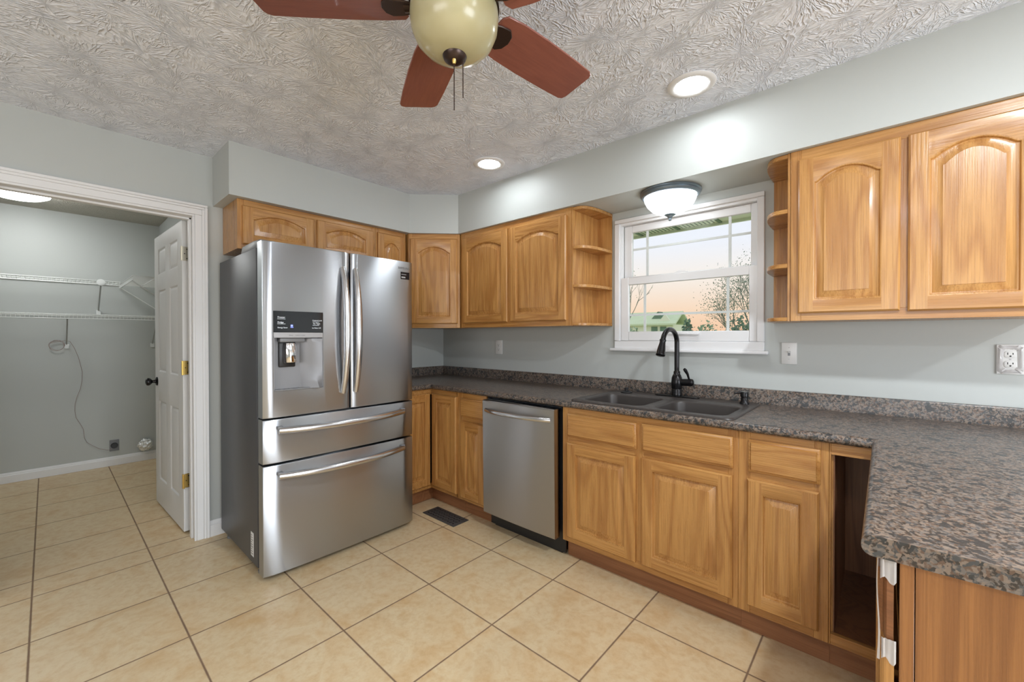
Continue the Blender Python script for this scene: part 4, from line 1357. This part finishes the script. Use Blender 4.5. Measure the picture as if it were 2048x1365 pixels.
# eave soffit with alternating vented and plain panels
T = thing('roof_eave', 'green-tinted vented roof eave outside above the window', 'eave', (2.3, .5, 2.13))
B = MB(); B.box(-4, 4, -.35, .26, .0, .02); B.box(-4, 4, .26, .285, -.02, .16); B.build('eave_panel', SOFFM, T)
B = MB()
for i in range(-9, 10): B.box(i * .305 - .012, i * .305 + .012, -.35, .26, -.008, .0)
B.build('seam_batten', DARKGRN, T)
B = MB()
for i in range(-9, 10):
    if i % 3 == 0: continue
    for j in range(9): B.box(i * .305 + .03 + j * .029, i * .305 + .036 + j * .029, -.33, .25, -.003, .0)
B.build('vent_slots', DARKGRN, T)['kind'] = 'stuff'
# neighbour's house
HYc, hs = 27.0, 1.0
def hp(x20, z20): # scale a sight at 20 m to the house distance
    k_ = (HYc + 2.585) / 22.585
    return (3.214 + (x20 - 3.214) * k_, 1.2825 + (z20 - 1.2825) * k_)
xa, ze = hp(-8.6, 1.90); xb, _ = hp(-5.32, 1.90); xr, zr = hp(-5.75, 2.56); xo, _ = hp(-5.1, 1.9)
T = thing('neighbour_house', 'pale house with green gabled roof seen through the lower window', 'house', ((xa + xb) / 2, HYc, GZ))
ho = dict(off=((xa + xb) / 2, HYc, GZ))
B = MB(); B.box(xa, xb, HYc, HYc + 2.4, GZ, ze); B.prism([(xb - 1.2, ze), (xb, ze), (xb - .6, zr - .1)], HYc + .02, HYc + .2, 'y'); B.build('house_wall', SIDING, T, smooth=False, **ho)
B = MB()
B.prism([(HYc - .3, ze - .05), (HYc + 1.2, zr), (HYc + 2.7, ze - .05), (HYc + 2.7, ze + .05), (HYc + 1.2, zr + .12), (HYc - .3, ze + .07)], xa - .4, xo, 'x')
B.build('roof', ROOFM, T, smooth=False, **ho)
for xx in (hp(-7.95, 0)[0], hp(-6.35, 0)[0], hp(-5.85, 0)[0]):
    B = MB(); B.box(xx - .22, xx + .22, HYc - .05, HYc + .02, GZ + .6, ze - .15); B.build('window', DARKGRN, T, smooth=False, **ho)
dx, dz = hp(-6.25, 2.30)
B = MB(); B.prism([(dx - .5, dz - .1), (dx + .5, dz - .1), (dx, dz + .45)], HYc + .3, HYc + 1.2, 'y'); B.build('dormer', DARKGRN, T, smooth=False, **ho)

def tree(label, loc, h, lean, seed, leaves, spread_, name='bare_tree', levels=5, r0=.09, leafmat=DARKGRN):
    rnd = random.Random(seed)
    T = thing(name, label, 'tree', loc)
    B = MB(); tips = []
    def grow(p, d, L, r, lv):
        q = p + d * L
        mid = p + d * L * .5 + Vector((rnd.uniform(-1, 1), rnd.uniform(-1, 1), rnd.uniform(-1, 1))) * L * .06
        B.tube([p, mid, q], [r, r * .85, r * .68], 4 if lv < 3 else 6)
        if lv <= 2: tips.append((q, d))
        if lv == 0: return
        for i in range(3 if lv > 1 else 2):
            ax = Vector((rnd.uniform(-1, 1), rnd.uniform(-1, 1), rnd.uniform(-.4, 1))).normalized()
            nd = (d + ax * spread_ * rnd.uniform(.6, 1.15)).normalized()
            grow(q - d * L * rnd.uniform(0, .35), nd, L * rnd.uniform(.66, .84), r * .6, lv - 1)
    grow(Vector((0, 0, 0)), Vector(lean).normalized(), h, r0, levels)
    B.build('branches', BARKM, T)
    if leaves:
        B = MB()
        for q, d in tips:
            for i in range(leaves):
                c = q + Vector((rnd.gauss(0, 1), rnd.gauss(0, 1), rnd.gauss(0, 1))) * h * .16
                s_ = h * rnd.uniform(.009, .022)
                a = Vector((rnd.uniform(-1, 1), rnd.uniform(-1, 1), rnd.uniform(-1, 1))).normalized(); e_ = a.orthogonal().normalized()
                B.face([c - a * s_, c + e_ * s_ * .5, c + a * s_, c - e_ * s_ * .5])
        B.build('foliage', leafmat, T, smooth=False)
    return T
tree('nearly bare tree with small dark leaves at the right side of the window view', (.95, 9.2, GZ), 1.25, (-.10, 0, 1), 11, 12, .55, levels=5, r0=.045)
tree('thin bare tree seen at the left side of the window view', (-5.2, 13.5, GZ), 1.55, (.12, 0, 1), 5, 1, .55, levels=4, r0=.045, leafmat=LEAFM)
def bush(label, loc, sx, sz, seed, mat):
    rnd = random.Random(seed); T = thing('leafy_bush', label, 'bush', loc, 0, 'bushes beyond the lawn')
    B = MB()
    for i in range(900):
        u = Vector((rnd.gauss(0, 1), rnd.gauss(0, 1), rnd.gauss(0, 1))).normalized() * rnd.uniform(.45, 1) ** .5
        c = Vector((u.x * sx, u.y * sx, abs(u.z) * sz * (1 - .25 * abs(u.x)) + rnd.uniform(0, .1)))
        s_ = rnd.uniform(.05, .13)
        a = Vector((rnd.uniform(-1, 1), rnd.uniform(-1, 1), rnd.uniform(-1, 1))).normalized(); e_ = a.orthogonal().normalized()
        B.face([c - a * s_, c + e_ * s_ * .6, c + a * s_, c - e_ * s_ * .6])
    B.build('foliage', mat, T, smooth=False)
    B = MB(); B.tube([(0, 0, 0), (.1, 0, sz * .5)], [.08, .04], 6); B.build('stem', BARKM, T)
def at20(x20, y): k_ = (y + 2.585) / 22.585; return 3.214 + (x20 - 3.214) * k_
bush('round dark green bush right of the house in the window view', (at20(-4.55, 22), 22, GZ), .55, 2.9, 1, DARKGRN)
bush('wide low bush in the middle of the window view', (at20(-3.6, 21), 21, GZ), 1.0, 2.6, 2, LEAFM)
bush('bushy clump under the bare tree in the window view', (at20(-2.1, 20), 20, GZ), 1.1, 2.85, 3, DARKGRN)
bush('shrub at the left front of the house in the window view', (at20(-7.6, 23), 23, GZ), .9, 2.35, 4, LEAFM)
